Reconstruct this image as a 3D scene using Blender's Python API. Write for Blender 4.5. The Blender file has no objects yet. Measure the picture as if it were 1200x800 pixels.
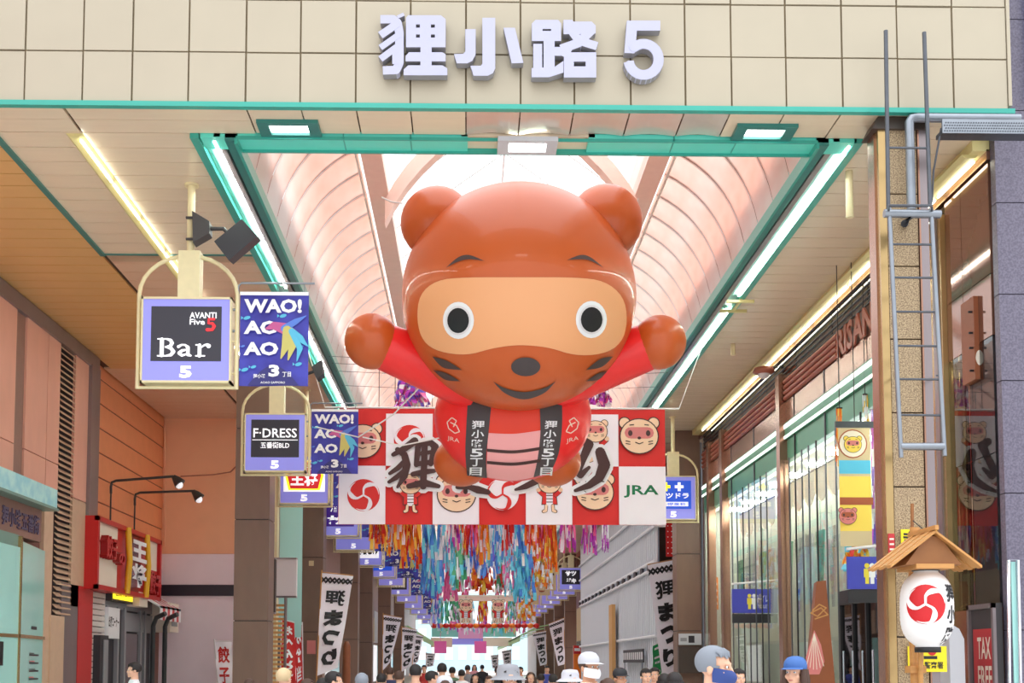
import bpy, math, random
from mathutils import Vector, Matrix
random.seed(5)
sc = bpy.context.scene
COL = sc.collection
# ---------------------------------------------------------------- camera, sky, exposure
FOC = 1400.0
YAW, PITCH = math.radians(1.09), math.radians(3.9)
PCX, PCY, EYE = 575.7, 680.6, 1.5
cam = bpy.data.cameras.new('camera'); camo = bpy.data.objects.new('camera', cam); COL.objects.link(camo)
cam.sensor_width = 36; cam.lens = FOC * 36 / 1200
cam.shift_x = (600 - PCX) / 1200; cam.shift_y = (PCY - 400) / 1200
cam.clip_end = 600
camo.location = (0, 0, EYE); camo.rotation_euler = (math.pi / 2 + PITCH, 0, -YAW)
sc.camera = camo
world = bpy.data.worlds.new('overcast_sky'); sc.world = world; world.use_nodes = True
bgn = world.node_tree.nodes['Background']
bgn.inputs[0].default_value = (0.94, 0.97, 1.0, 1)
SKY_ZENITH = 2.0   # overcast sky: three times brighter overhead than at the horizon
_n = world.node_tree.nodes; _l = world.node_tree.links
_tc = _n.new('ShaderNodeTexCoord'); _sp = _n.new('ShaderNodeSeparateXYZ'); _mr = _n.new('ShaderNodeMapRange')
_mr.inputs[3].default_value = SKY_ZENITH / 3; _mr.inputs[4].default_value = SKY_ZENITH
_l.new(_tc.outputs['Generated'], _sp.inputs[0]); _l.new(_sp.outputs[2], _mr.inputs[0]); _l.new(_mr.outputs[0], bgn.inputs[1])
sc.view_settings.view_transform = 'Standard'; sc.view_settings.look = 'None'
sc.view_settings.gamma = 1; sc.view_settings.use_curve_mapping = False
sc.view_settings.exposure = 0.74
TUBE_LIGHT = 26.0
# ---------------------------------------------------------------- view maths (photo pixel -> real point on a known plane)
_F = Vector((math.sin(YAW) * math.cos(PITCH), math.cos(YAW) * math.cos(PITCH), math.sin(PITCH)))
_R = Vector((math.cos(YAW), -math.sin(YAW), 0)); _U = _R.cross(_F)
def ray(px, py): return _F + _R * ((px - PCX) / FOC) + _U * ((PCY - py) / FOC)
def P(px, py, Y):
    d = ray(px, py); return Vector((0, 0, EYE)) + d * (Y / d.y)
def PX(px, py, X):
    d = ray(px, py); return Vector((0, 0, EYE)) + d * (X / d.x)
def PZ(px, py, Z):
    d = ray(px, py); return Vector((0, 0, EYE)) + d * ((Z - EYE) / d.z)
# ---------------------------------------------------------------- materials
def lin(c):
    return tuple(((x / 255) / 12.92 if x / 255 <= .04045 else ((x / 255 + .055) / 1.055) ** 2.4) for x in c)
MATS = {}
def mat(name, rgb, rough=.55, metal=0., var=.06, scale=6., bump=0., emit=0., coat=0., rgb2=None, stretch=(1, 1, 1), spec=.5):
    m = bpy.data.materials.new(name); m.use_nodes = True; nt = m.node_tree; b = nt.nodes['Principled BSDF']
    c = lin(rgb); b.inputs['Roughness'].default_value = rough; b.inputs['Metallic'].default_value = metal
    b.inputs['Specular IOR Level'].default_value = spec
    b.inputs['Coat Weight'].default_value = coat
    if var or bump or rgb2:
        tc = nt.nodes.new('ShaderNodeTexCoord'); mp = nt.nodes.new('ShaderNodeMapping'); mp.inputs['Scale'].default_value = stretch
        nz = nt.nodes.new('ShaderNodeTexNoise'); nz.inputs['Scale'].default_value = scale; nz.inputs['Detail'].default_value = 4
        nt.links.new(tc.outputs['Object'], mp.inputs[0]); nt.links.new(mp.outputs[0], nz.inputs['Vector'])
        mx = nt.nodes.new('ShaderNodeMix'); mx.data_type = 'RGBA'
        c2 = lin(rgb2) if rgb2 else tuple(x * (1 - 2 * var) for x in c)
        c1 = c if rgb2 else tuple(min(1, x * (1 + var)) for x in c)
        mx.inputs[6].default_value = (*c1, 1); mx.inputs[7].default_value = (*c2, 1)
        src = nz.outputs[0]
        if rgb2:
            rp = nt.nodes.new('ShaderNodeMapRange'); rp.inputs[1].default_value = .38; rp.inputs[2].default_value = .62
            nt.links.new(src, rp.inputs[0]); src = rp.outputs[0]
        nt.links.new(src, mx.inputs[0]); nt.links.new(mx.outputs[2], b.inputs['Base Color'])
        if bump:
            bp = nt.nodes.new('ShaderNodeBump'); bp.inputs['Strength'].default_value = bump; bp.inputs['Distance'].default_value = .02
            nt.links.new(nz.outputs[0], bp.inputs['Height']); nt.links.new(bp.outputs[0], b.inputs['Normal'])
    else:
        b.inputs['Base Color'].default_value = (*c, 1)
    if emit:
        b.inputs['Emission Color'].default_value = (*c, 1); b.inputs['Emission Strength'].default_value = emit
    MATS[name] = m; return m
def glassmat(name, tint, refl=1.0, base=.06, ior=1.5):
    m = bpy.data.materials.new(name); m.use_nodes = True; nt = m.node_tree; nt.nodes.clear()
    out = nt.nodes.new('ShaderNodeOutputMaterial'); tr = nt.nodes.new('ShaderNodeBsdfTransparent'); gl = nt.nodes.new('ShaderNodeBsdfGlossy')
    tr.inputs[0].default_value = (*tint, 1); gl.inputs['Roughness'].default_value = .02; gl.inputs[0].default_value = (refl, refl, refl, 1)
    fr = nt.nodes.new('ShaderNodeFresnel'); fr.inputs[0].default_value = ior
    ad = nt.nodes.new('ShaderNodeMath'); ad.inputs[1].default_value = base; ad.use_clamp = True
    mx = nt.nodes.new('ShaderNodeMixShader'); nt.links.new(fr.outputs[0], ad.inputs[0]); nt.links.new(ad.outputs[0], mx.inputs[0])
    nt.links.new(tr.outputs[0], mx.inputs[1]); nt.links.new(gl.outputs[0], mx.inputs[2]); nt.links.new(mx.outputs[0], out.inputs[0])
    MATS[name] = m; return m
def milky(name, tint, amount):
    m = bpy.data.materials.new(name); m.use_nodes = True; nt = m.node_tree; nt.nodes.clear()
    out = nt.nodes.new('ShaderNodeOutputMaterial'); tr = nt.nodes.new('ShaderNodeBsdfTransparent'); df = nt.nodes.new('ShaderNodeBsdfTranslucent')
    tr.inputs[0].default_value = (.96, .98, 1, 1); df.inputs[0].default_value = (*tint, 1)
    mx = nt.nodes.new('ShaderNodeMixShader'); mx.inputs[0].default_value = amount
    nt.links.new(tr.outputs[0], mx.inputs[1]); nt.links.new(df.outputs[0], mx.inputs[2]); nt.links.new(mx.outputs[0], out.inputs[0])
    MATS[name] = m
def plain(name, rgb, rough=.5, **k): return mat(name, rgb, rough, var=0, **k)
mat('fascia', (184, 173, 152), .42, var=.035, scale=1.6); mat('fascia_joint', (140, 124, 98), .8)
plain('teal', (58, 168, 152), .3); plain('teal_beam', (100, 224, 204), .3); plain('teal_dark', (50, 125, 118), .35); plain('teal_light', (150, 210, 200), .3)
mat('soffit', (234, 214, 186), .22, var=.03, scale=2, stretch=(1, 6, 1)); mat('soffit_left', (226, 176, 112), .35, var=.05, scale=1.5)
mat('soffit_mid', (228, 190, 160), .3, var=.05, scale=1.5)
mat('bent_metal', (226, 212, 200), .22, metal=.35, var=.05, scale=2, bump=.5)
mat('board_gap', (92, 64, 46), .9)
mat('vault', (255, 242, 230), .16, metal=.1, scale=.5, rgb2=(250, 178, 152), stretch=(1, .5, 1.4), spec=.7)  # vault: cream-white streaks over salmon paint its highlights into the colour
plain('vault_gap', (140, 84, 66), .9)
mat('salmon', (252, 200, 178), .4, var=.05); mat('salmon_light', (254, 220, 204), .4, var=.05); plain('salmon_shade', (205, 120, 92), .5)
def backlit(name, amount):   # thin sheet that lets some daylight through
    nt = MATS[name].node_tree; b = nt.nodes['Principled BSDF']; out = nt.nodes['Material Output']; t = nt.nodes.new('ShaderNodeBsdfTranslucent'); mx = nt.nodes.new('ShaderNodeMixShader')
    nt.links.new(b.inputs['Base Color'].links[0].from_socket, t.inputs[0]); mx.inputs[0].default_value = amount
    nt.links.new(b.outputs[0], mx.inputs[1]); nt.links.new(t.outputs[0], mx.inputs[2]); nt.links.new(mx.outputs[0], out.inputs[0])
backlit('vault', .42)
milky('sky_glass', (1, 1, 1), .35)
plain('mullion', (225, 222, 215), .5)
plain('tube_soft', (255, 255, 238), .3, emit=5.0); plain('tube', (255, 255, 246), .3, emit=TUBE_LIGHT); plain('downlight_glow', (255, 255, 250), .3, emit=4.5)
mat('cream_paint', (236, 222, 178), .4, var=.06, scale=9); plain('cream_channel', (226, 214, 150), .4)
mat('letter_face', (186, 186, 210), .35, var=.03, scale=4); mat('letter_side', (150, 148, 155), .4, var=.1, scale=5)
mat('street', (216, 210, 204), .55, var=.06, scale=.8); mat('asphalt', (205, 203, 200), .8, var=.08, scale=1)
mat('pink_panel', (238, 176, 154), .45, var=.06, scale=3, stretch=(1, 1, .4)); mat('panel_joint', (128, 84, 74), .7)
mat('brown_strip', (150, 112, 100), .4, var=.07); mat('grey_metal', (150, 138, 140), .28, metal=.6, var=.08, scale=2, stretch=(1, 1, .3))
mat('orange_tile', (244, 156, 108), .5, var=.05, scale=3); mat('salmon_wall', (250, 188, 148), .6, var=.04, scale=2)
mat('lavender_wall', (248, 230, 238), .6, var=.03, scale=2); plain('black_band', (45, 40, 52), .4)
mat('shop_beige', (214, 180, 152), .5, var=.06)
plain('purple_ink', (104, 92, 120), .3, metal=.4)
mat('aqua_light', (190, 238, 238), .3, rgb2=(150, 216, 228), scale=3.5, emit=0)
plain('aqua_glass', (176, 232, 226), .12); plain('aqua_edge', (120, 150, 140), .4)
plain('signred', (200, 30, 30), .35); plain('signred_dark', (150, 18, 20), .4); plain('silver', (230, 230, 240), .12, metal=.9); plain('yellow_post', (240, 185, 40), .35)
plain('ivory', (246, 232, 214), .45); mat('white_tile', (225, 215, 208), .35, var=.05, scale=8)
plain('yellow_lit', (255, 230, 40), .4, emit=.7); plain('black', (28, 27, 30), .45); plain('blackish', (48, 46, 52), .5); plain('charcoal', (66, 62, 64), .5)
plain('white', (245, 245, 248), .5); plain('offwhite', (232, 228, 230), .5); plain('grey', (150, 150, 155), .5); plain('lightgrey', (205, 206, 212), .45)
plain('lamp_grey', (70, 72, 74), .4, metal=.4)
mat('steel', (150, 156, 165), .35, metal=.7, var=.1, scale=6); mat('steel_dark', (95, 98, 105), .4, metal=.6, var=.15, scale=9)
plain('lav_lit', (146, 146, 236), .4, emit=.16); plain('lav_dim', (150, 146, 232), .4, emit=.18); plain('navy_board', (52, 50, 62), .4)
plain('white_lit', (250, 250, 255), .4, emit=.35); plain('red_lit', (220, 40, 50), .4, emit=.2); plain('blue_lit', (35, 80, 200), .4, emit=.35); plain('purple_board', (70, 30, 150), .4, emit=.1)
mat('wao_blue', (66, 68, 182), .5, rgb2=(52, 46, 148), scale=2.2); plain('wao_arc', (50, 46, 120), .5); plain('fish_cyan', (90, 190, 225), .5); plain('fish_pink', (200, 90, 150), .5); plain('fish_gold', (205, 195, 110), .5); plain('fish_blue', (90, 130, 220), .5)
mat('cloth_red', (226, 40, 36), .55, var=.05, scale=2); mat('cloth_white', (250, 244, 252), .6, var=.02, scale=2)
plain('cream_face', (250, 214, 180), .6); plain('outline', (72, 44, 40), .6); plain('mask_pink', (222, 130, 128), .6); plain('ink_brown', (74, 46, 44), .6); plain('jra_green', (20, 118, 74), .6)
mat('balloon_brown', (206, 92, 32), .42, var=.04, scale=1.2, coat=.25); mat('balloon_red', (252, 40, 40), .4, var=.03, coat=.25); plain('balloon_peach', (244, 174, 122), .45); plain('balloon_dark', (74, 66, 68), .5); plain('balloon_pink', (250, 172, 172), .45); plain('balloon_brow', (80, 62, 60), .5); plain('balloon_orange', (238, 58, 24), .4)
mat('stone_pebble', (196, 172, 136), .6, rgb2=(120, 98, 74), scale=70, bump=.35); mat('granite', (118, 112, 130), .35, rgb2=(94, 88, 106), scale=40, bump=.05); plain('granite_joint', (60, 55, 66), .7)
mat('bronze', (170, 128, 108), .22, metal=.75, var=.08, scale=2, stretch=(1, 1, .2)); mat('brass', (190, 160, 110), .25, metal=.7, var=.08); mat('column_brown', (132, 104, 88), .4, var=.09, scale=4, stretch=(1, 1, .3)); plain('column_band', (70, 58, 52), .5)
mat('mirror_brown', (150, 108, 90), .06, metal=.55, var=.05, scale=2); mat('pipe_red', (168, 92, 70), .35, var=.1, scale=3); mat('brown_board', (150, 84, 50), .5, var=.08, scale=4)
glassmat('shop_glass', (.90, .97, .94), .95, .06, 1.33); glassmat('dark_glass', (.30, .25, .33), .9, .14)
plain('green_band', (92, 160, 132), .4); plain('room_wall', (200, 205, 196), .7); plain('room_floor', (150, 145, 140), .5); plain('strip_white', (250, 252, 246), .4, emit=1.0); plain('valance', (250, 244, 226), .6, emit=.12)  # valance cloth is given a faint glow of its own
mat('wood', (206, 148, 84), .5, var=.14, scale=5, stretch=(1, 1, 6)); mat('wood_dark', (150, 96, 50), .5, var=.15, scale=5); mat('paper', (250, 248, 248), .6, var=.015, scale=3); plain('crest_red', (206, 26, 34), .5)
plain('yellow_sign', (250, 228, 30), .5); plain('toilet_blue', (70, 76, 190), .45); plain('pict_yellow', (240, 220, 70), .5); plain('taxred', (196, 50, 56), .5)
mat('fence_panel', (150, 166, 184), .3, metal=.12, var=.06, scale=1.5, stretch=(1, 1, .3)); plain('fence_pipe', (246, 248, 252), .35)
plain('foil_orange', (248, 132, 36), .28); plain('foil_gold', (252, 208, 80), .28); plain('foil_red', (220, 52, 44), .28); plain('foil_cyan', (120, 222, 246), .28); plain('foil_white', (248, 248, 255), .28); plain('foil_blue', (90, 150, 236), .28); plain('foil_pink', (248, 120, 180), .28); plain('foil_purple', (190, 70, 200), .28); plain('foil_green', (96, 190, 140), .28); plain('foil_violet', (120, 100, 220), .28)
plain('wire', (60, 60, 62), .5, metal=.5); plain('rope', (240, 238, 235), .6); plain('awning_green', (170, 210, 150), .5); plain('aqua_sign', (140, 216, 212), .5); plain('pink_sign', (240, 170, 220), .5); plain('hot_pink', (250, 110, 190), .5); plain('pale_blue', (190, 222, 236), .6)
plain('wood_plank', (222, 170, 104), .5); plain('tan', (214, 190, 150), .6); plain('bear_yellow', (250, 214, 90), .5); plain('bear_brown', (170, 84, 50), .5); plain('flag_green', (40, 160, 90), .5)
# ---------------------------------------------------------------- mesh builder
UP = Vector((0, 0, 1))
class Fr:
    def __init__(s, o, u=(1, 0, 0), v=(0, 0, 1)):
        s.o = Vector(o); s.u = Vector(u).normalized(); s.v = Vector(v).normalized(); s.n = s.u.cross(s.v)
    def at(s, x, y, z=0): return s.o + s.u * x + s.v * y + s.n * z
_tc = {}
def glyphs(body, bold=0., res=3):
    k = (body, bold, res)
    if k not in _tc:
        c = bpy.data.curves.new('lettering', 'FONT'); c.body = body; c.resolution_u = res; c.offset = bold; c.space_line = 1.0; c.align_x = 'LEFT'
        o = bpy.data.objects.new('lettering', c); COL.objects.link(o)
        dg = bpy.context.evaluated_depsgraph_get(); me = bpy.data.meshes.new_from_object(o.evaluated_get(dg))
        vs = [(v.co.x, v.co.y) for v in me.vertices]; fs = [tuple(p.vertices) for p in me.polygons]
        bpy.data.objects.remove(o); bpy.data.meshes.remove(me); bpy.data.curves.remove(c)
        x0 = min(v[0] for v in vs); x1 = max(v[0] for v in vs); y0 = min(v[1] for v in vs); y1 = max(v[1] for v in vs)
        _tc[k] = ([((a - x0) / max(1e-6, x1 - x0), (b - y0) / max(1e-6, y1 - y0)) for a, b in vs], fs, (x1 - x0) / max(1e-6, y1 - y0))
    return _tc[k]
EPS = 1.5e-4   # later flat pieces sit a hair above earlier ones
class B:
    def __init__(s): s.v = []; s.f = []; s.m = []; s.s = []; s.e = 0
    def add(s, vs, fs, m=0, sm=False):
        n = len(s.v); s.v += [Vector(v) for v in vs]
        for f in fs: s.f.append(tuple(i + n for i in f)); s.m.append(m); s.s.append(sm)
        return s
    def box(s, x0, x1, y0, y1, z0, z1, m=0): return s.fbox(Fr((0, 0, 0)), x0, x1, z0, z1, -y1, -y0, m)
    def fbox(s, fr, u0, u1, v0, v1, n0, n1, m=0):
        vs = [fr.at(a, b, c) for c in (n0, n1) for b in (v0, v1) for a in (u0, u1)]
        return s.add(vs, [(0, 2, 3, 1), (4, 5, 7, 6), (0, 1, 5, 4), (2, 6, 7, 3), (0, 4, 6, 2), (1, 3, 7, 5)], m)
    def hexa(s, q0, q1, m=0):   # two quads
        return s.add(list(q0) + list(q1), [(0, 3, 2, 1), (4, 5, 6, 7), (0, 1, 5, 4), (1, 2, 6, 5), (2, 3, 7, 6), (3, 0, 4, 7)], m)
    def tube(s, pts, r, seg=8, m=0, r2=None):
        pts = [Vector(p) for p in pts]; n = len(pts); vs = []; a = None
        for i, p in enumerate(pts):
            t = (pts[min(i + 1, n - 1)] - pts[max(i - 1, 0)]).normalized()
            if a is None:
                a = t.cross(UP if abs(t.z) < .9 else Vector((1, 0, 0))).normalized()
            a = (a - t * a.dot(t)).normalized(); b = t.cross(a)
            rr = r if r2 is None else r + (r2 - r) * i / (n - 1)
            if isinstance(r, (list, tuple)): rr = r[i]
            vs += [p + a * (rr * math.cos(2 * math.pi * k / seg)) + b * (rr * math.sin(2 * math.pi * k / seg)) for k in range(seg)]
        fs = [(i * seg + k, i * seg + (k + 1) % seg, (i + 1) * seg + (k + 1) % seg, (i + 1) * seg + k) for i in range(n - 1) for k in range(seg)]
        s.add(vs, fs, m, True); s.add(vs[:seg], [tuple(range(seg))[::-1]], m); s.add(vs[-seg:], [tuple(range(seg))], m); return s
    def sph(s, c, r, seg=16, rings=10, m=0, mtx=None):
        if not isinstance(r, (list, tuple)): r = (r, r, r)
        vs = []; c = Vector(c)
        for i in range(rings + 1):
            t = math.pi * i / rings
            for k in range(seg):
                a = 2 * math.pi * k / seg
                d = Vector((r[0] * math.sin(t) * math.cos(a), r[1] * math.sin(t) * math.sin(a), r[2] * math.cos(t)))
                vs.append(c + (mtx @ d if mtx else d))
        return s.add(vs, [(i * seg + k, (i + 1) * seg + k, (i + 1) * seg + (k + 1) % seg, i * seg + (k + 1) % seg) for i in range(rings) for k in range(seg)], m, True)
    def lathe(s, c, prof, seg=20, m=0, sm=True):
        c = Vector(c); vs = [c + Vector((r * math.cos(2 * math.pi * k / seg), r * math.sin(2 * math.pi * k / seg), z)) for r, z in prof for k in range(seg)]
        return s.add(vs, [(i * seg + k, i * seg + (k + 1) % seg, (i + 1) * seg + (k + 1) % seg, (i + 1) * seg + k) for i in range(len(prof) - 1) for k in range(seg)], m, sm)
    def poly(s, fr, pts, m=0, off=0., d=0., ms=None):
        n = len(pts); s.e += 1; off += s.e * EPS
        ar = sum(pts[i][0] * pts[(i + 1) % n][1] - pts[(i + 1) % n][0] * pts[i][1] for i in range(n))
        if ar < 0: pts = pts[::-1]
        s.add([fr.at(x, y, off + d) for x, y in pts], [tuple(range(n))], m)
        if d:
            s.add([fr.at(x, y, off) for x, y in pts] + [fr.at(x, y, off + d) for x, y in pts], [(i, (i + 1) % n, n + (i + 1) % n, n + i) for i in range(n)], m if ms is None else ms)
        return s
    def rect(s, fr, x0, y0, x1, y1, m=0, off=0., d=0., ms=None): return s.poly(fr, [(x0, y0), (x1, y0), (x1, y1), (x0, y1)], m, off, d, ms)
    def disc(s, fr, x, y, rx, ry=None, m=0, off=0., d=0., seg=20, ang=0):
        ry = ry or rx; ca, sa = math.cos(ang), math.sin(ang)
        return s.poly(fr, [(x + rx * math.cos(2 * math.pi * k / seg) * ca - ry * math.sin(2 * math.pi * k / seg) * sa, y + rx * math.cos(2 * math.pi * k / seg) * sa + ry * math.sin(2 * math.pi * k / seg) * ca) for k in range(seg)], m, off, d)
    def stroke(s, fr, pts, w, m=0, off=0., d=0., ms=None, rnd=True):
        n = len(pts); ws = w if isinstance(w, (list, tuple)) else [w] * n
        for i in range(n - 1):
            (x0, y0), (x1, y1) = pts[i], pts[i + 1]; L = math.hypot(x1 - x0, y1 - y0) or 1e-6; nx, ny = -(y1 - y0) / L, (x1 - x0) / L
            a, b = ws[i] / 2, ws[i + 1] / 2
            s.poly(fr, [(x0 + nx * a, y0 + ny * a), (x0 - nx * a, y0 - ny * a), (x1 - nx * b, y1 - ny * b), (x1 + nx * b, y1 + ny * b)], m, off, d, ms)
        for i in (range(n) if rnd else range(1, n - 1)):
            if ws[i] > 0: s.disc(fr, pts[i][0], pts[i][1], ws[i] / 2, None, m, off, d, 10)
        return s
    def text(s, fr, body, x, y, w, h, m=0, off=0., bold=0.02, d=0., flip=False, ms=None, res=2, skew=0.):
        vs, fs, _ = glyphs(body, bold, res)
        s.e += 1; off += s.e * EPS
        pt = [((x + (1 - a if flip else a) * w + skew * b * h), y + b * h) for a, b in vs]
        s.add([fr.at(a, b, off + d) for a, b in pt], [f[::-1] for f in fs] if flip else fs, m)
        if d:
            cnt = {}
            for f in fs:
                for i in range(len(f)):
                    e = (f[i], f[(i + 1) % len(f)]); cnt[e] = 1
            n = len(pt); rim = [e for e in cnt if (e[1], e[0]) not in cnt]
            s.add([fr.at(a, b, off) for a, b in pt] + [fr.at(a, b, off + d) for a, b in pt], [(a, b, b + n, a + n) for a, b in rim], m if ms is None else ms)
        return s
    def vtext(s, fr, body, x, y, w, h, m=0, off=0., bold=.02, flip=False, gap=.12):   # characters stacked from the top
        n = len(body); ch = h / n
        for i, c in enumerate(body): s.text(fr, c, x, y + h - (i + 1) * ch + ch * gap / 2, w, ch * (1 - gap), m, off, bold, flip=flip)
        return s
ROOT = {}
def tag(o, label=None, cat=None, group=None, kind=None):
    for k, v in (('label', label), ('category', cat), ('group', group), ('kind', kind)):
        if v: o[k] = v
    return o
def thing(name, label, cat, loc, group=None):
    o = bpy.data.objects.new(name, None); COL.objects.link(o); o.location = loc; o.empty_display_size = .2
    ROOT[o.name] = Vector(loc); return tag(o, label, cat, group)
def obj(name, b, mats, par=None, label=None, cat=None, group=None, kind=None, loc=None):
    me = bpy.data.meshes.new(name)
    if par is not None: L = ROOT[par.name]
    elif loc is not None: L = Vector(loc)
    elif kind == 'structure': L = Vector((0, 0, 0))
    else:
        xs = [v.x for v in b.v]; ys = [v.y for v in b.v]; zs = [v.z for v in b.v]
        L = Vector(((min(xs) + max(xs)) / 2, (min(ys) + max(ys)) / 2, min(zs)))
    me.from_pydata([v - L for v in b.v], [], b.f)
    if isinstance(mats, str): mats = [mats]
    for m in mats: me.materials.append(MATS[m])
    me.polygons.foreach_set('material_index', b.m); me.polygons.foreach_set('use_smooth', b.s); me.update()
    o = bpy.data.objects.new(name, me); COL.objects.link(o)
    if par is None: o.location = L
    else: o.parent = par
    ROOT[o.name] = L
    return tag(o, label, cat, group, kind)
def struct(name, b, mats, par=None): return obj(name, b, mats, par, kind=None if par else 'structure', loc=None if par else (0, 0, 0))
def copy_tree(o, par=None):
    c = o.copy(); COL.objects.link(c); c.parent = par
    if o.name in ROOT: ROOT[c.name] = ROOT[o.name]
    for ch in o.children: copy_tree(ch, c)
    return c
def inst(src, name, par, off, rz=0.):   # a piece sharing mesh data
    o = bpy.data.objects.new(name, src.data); COL.objects.link(o); o.parent = par; o.location = off; o.rotation_euler.z = rz
    return o
def tomoe(b, fr, x, y, r, mr, mw, off):   # three-comma crest: disc mr with curved mw gaps
    b.disc(fr, x, y, r, None, mr, off, seg=32)
    for k in range(3):
        a0 = math.radians(90 + 120 * k)
        pts, ws = [], []
        for i in range(15):
            t = i / 14; rr = r * (.06 + .88 * min(1, t * 1.55) ** .8); an = a0 - 1.9 * max(0, t - .18) ** 1.1
            pts.append((x + rr * math.cos(an), y + rr * math.sin(an))); ws.append(r * (.10 + .26 * math.exp(-((t - .48) / .2) ** 2)) * (1 - t) ** .45 + r * .015)
        b.stroke(fr, pts, ws, mw, off + .003)
def bearface(b, fr, x, y, r, ms, off):   # ms: face, outline, mask, eye indices
    F_, O_, K_, E_ = ms
    for sx in (-1, 1):
        b.disc(fr, x + sx * .78 * r, y + .72 * r, .34 * r, None, O_, off); b.disc(fr, x + sx * .78 * r, y + .72 * r, .28 * r, None, F_, off + .002)
    b.disc(fr, x, y, 1.06 * r, .98 * r, O_, off + .003, seg=28); b.disc(fr, x, y, r, .92 * r, F_, off + .005, seg=28)
    b.stroke(fr, [(x - .48 * r, y + .18 * r), (x + .48 * r, y + .18 * r)], .62 * r, K_, off + .007)
    for sx in (-1, 1):
        b.disc(fr, x + sx * .48 * r, y + .16 * r, .12 * r, .16 * r, E_, off + .009, seg=12)
        b.stroke(fr, [(x + sx * .3 * r, y + .62 * r), (x + sx * .5 * r, y + .6 * r)], .06 * r, O_, off + .009)
        for dy in (.3, .44): b.stroke(fr, [(x + sx * .5 * r, y - dy * r), (x + sx * .72 * r, y - (dy - .04) * r)], .05 * r, O_, off + .009)
    b.disc(fr, x, y - .1 * r, .1 * r, .08 * r, E_, off + .009, seg=12)
    b.stroke(fr, [(x - .2 * r, y - .34 * r), (x, y - .42 * r), (x + .2 * r, y - .34 * r)], .05 * r, O_, off + .009)
def bearkid(b, fr, x, y, h, ms, mcoat, mwhite, off):
    F_, O_, K_, E_ = ms; r = h * .27
    b.poly(fr, [(x - .2 * h, y + .18 * h), (x + .2 * h, y + .18 * h), (x + .17 * h, y + .5 * h), (x - .17 * h, y + .5 * h)], O_, off)
    b.poly(fr, [(x - .18 * h, y + .2 * h), (x + .18 * h, y + .2 * h), (x + .15 * h, y + .5 * h), (x - .15 * h, y + .5 * h)], mcoat, off + .002)
    b.rect(fr, x - .08 * h, y + .16 * h, x + .08 * h, y + .5 * h, mwhite, off + .004)
    for q in (.24, .32, .4): b.rect(fr, x - .08 * h, y + q * h, x + .08 * h, y + (q + .02) * h, O_, off + .006)
    for sx in (-1, 1):
        b.stroke(fr, [(x + sx * .15 * h, y + .42 * h), (x + sx * .26 * h, y + .52 * h)], .11 * h, O_, off); b.stroke(fr, [(x + sx * .15 * h, y + .42 * h), (x + sx * .24 * h, y + .5 * h)], .085 * h, mcoat, off + .002)
        b.disc(fr, x + sx * .27 * h, y + .55 * h, .055 * h, None, F_, off + .003)
        b.stroke(fr, [(x + sx * .08 * h, y + .16 * h), (x + sx * .09 * h, y + .04 * h), (x + sx * .15 * h, y + .02 * h)], .09 * h, O_, off); b.stroke(fr, [(x + sx * .08 * h, y + .16 * h), (x + sx * .09 * h, y + .04 * h), (x + sx * .14 * h, y + .02 * h)], .065 * h, F_, off + .002)
    bearface(b, fr, x, y + .72 * h, r, ms, off + .006)
# ================================================================ SETTING
CZ = 8.17; MID = 0.75
b = B(); b.box(-40, 40, 13, 260, -.1, 0); struct('floor', b, 'street')
b = B(); b.box(-60, 60, -60, 13, -.1, 0); struct('floor', b, 'asphalt')
# ---- ceiling slabs with one board after another
def bez(p0, p1, p2, n): return [((1 - t) ** 2 * p0[0] + 2 * t * (1 - t) * p1[0] + t * t * p2[0], (1 - t) ** 2 * p0[1] + 2 * t * (1 - t) * p1[1] + t * t * p2[1]) for t in [i / n for i in range(n + 1)]]
b = B(); b.box(-9, -3.42, 14.3, 150, 8.21, 8.6); b.box(4.96, 6.66, 14.3, 150, 8.21, 8.6); b.box(-9, 6.6, 14.3, 14.75, 8.215, 8.6)
ceil = struct('ceiling', b, 'board_gap')
def boards(x0, x1, y0, y1, w, m, far_y=None):
    bb = B(); bb.box(0, x1 - x0, 0, w - .02, 0, .03); src = None; y = y0
    while y < y1 - .01:
        if src is None:
            src = obj('board', B().box(x0, x1, y0, y0 + w - .02, CZ, CZ + .035), m, ceil)
        else: inst(src, 'board', ceil, (0, y - y0, 0))
        y += w
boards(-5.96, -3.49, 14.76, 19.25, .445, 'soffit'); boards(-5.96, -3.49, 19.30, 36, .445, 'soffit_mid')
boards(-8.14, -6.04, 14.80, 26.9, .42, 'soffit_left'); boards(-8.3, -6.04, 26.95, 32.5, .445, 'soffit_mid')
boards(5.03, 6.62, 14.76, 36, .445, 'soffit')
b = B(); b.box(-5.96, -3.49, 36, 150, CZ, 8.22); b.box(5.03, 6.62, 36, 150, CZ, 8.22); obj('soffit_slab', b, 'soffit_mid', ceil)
b = B(); b.box(-6.04, -5.96, 14.4, 19.3, 8.14, 8.21); b.box(-6.0, -3.5, 19.25, 19.30, 8.155, 8.2); struct('trim_1', b, 'teal_dark')
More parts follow.
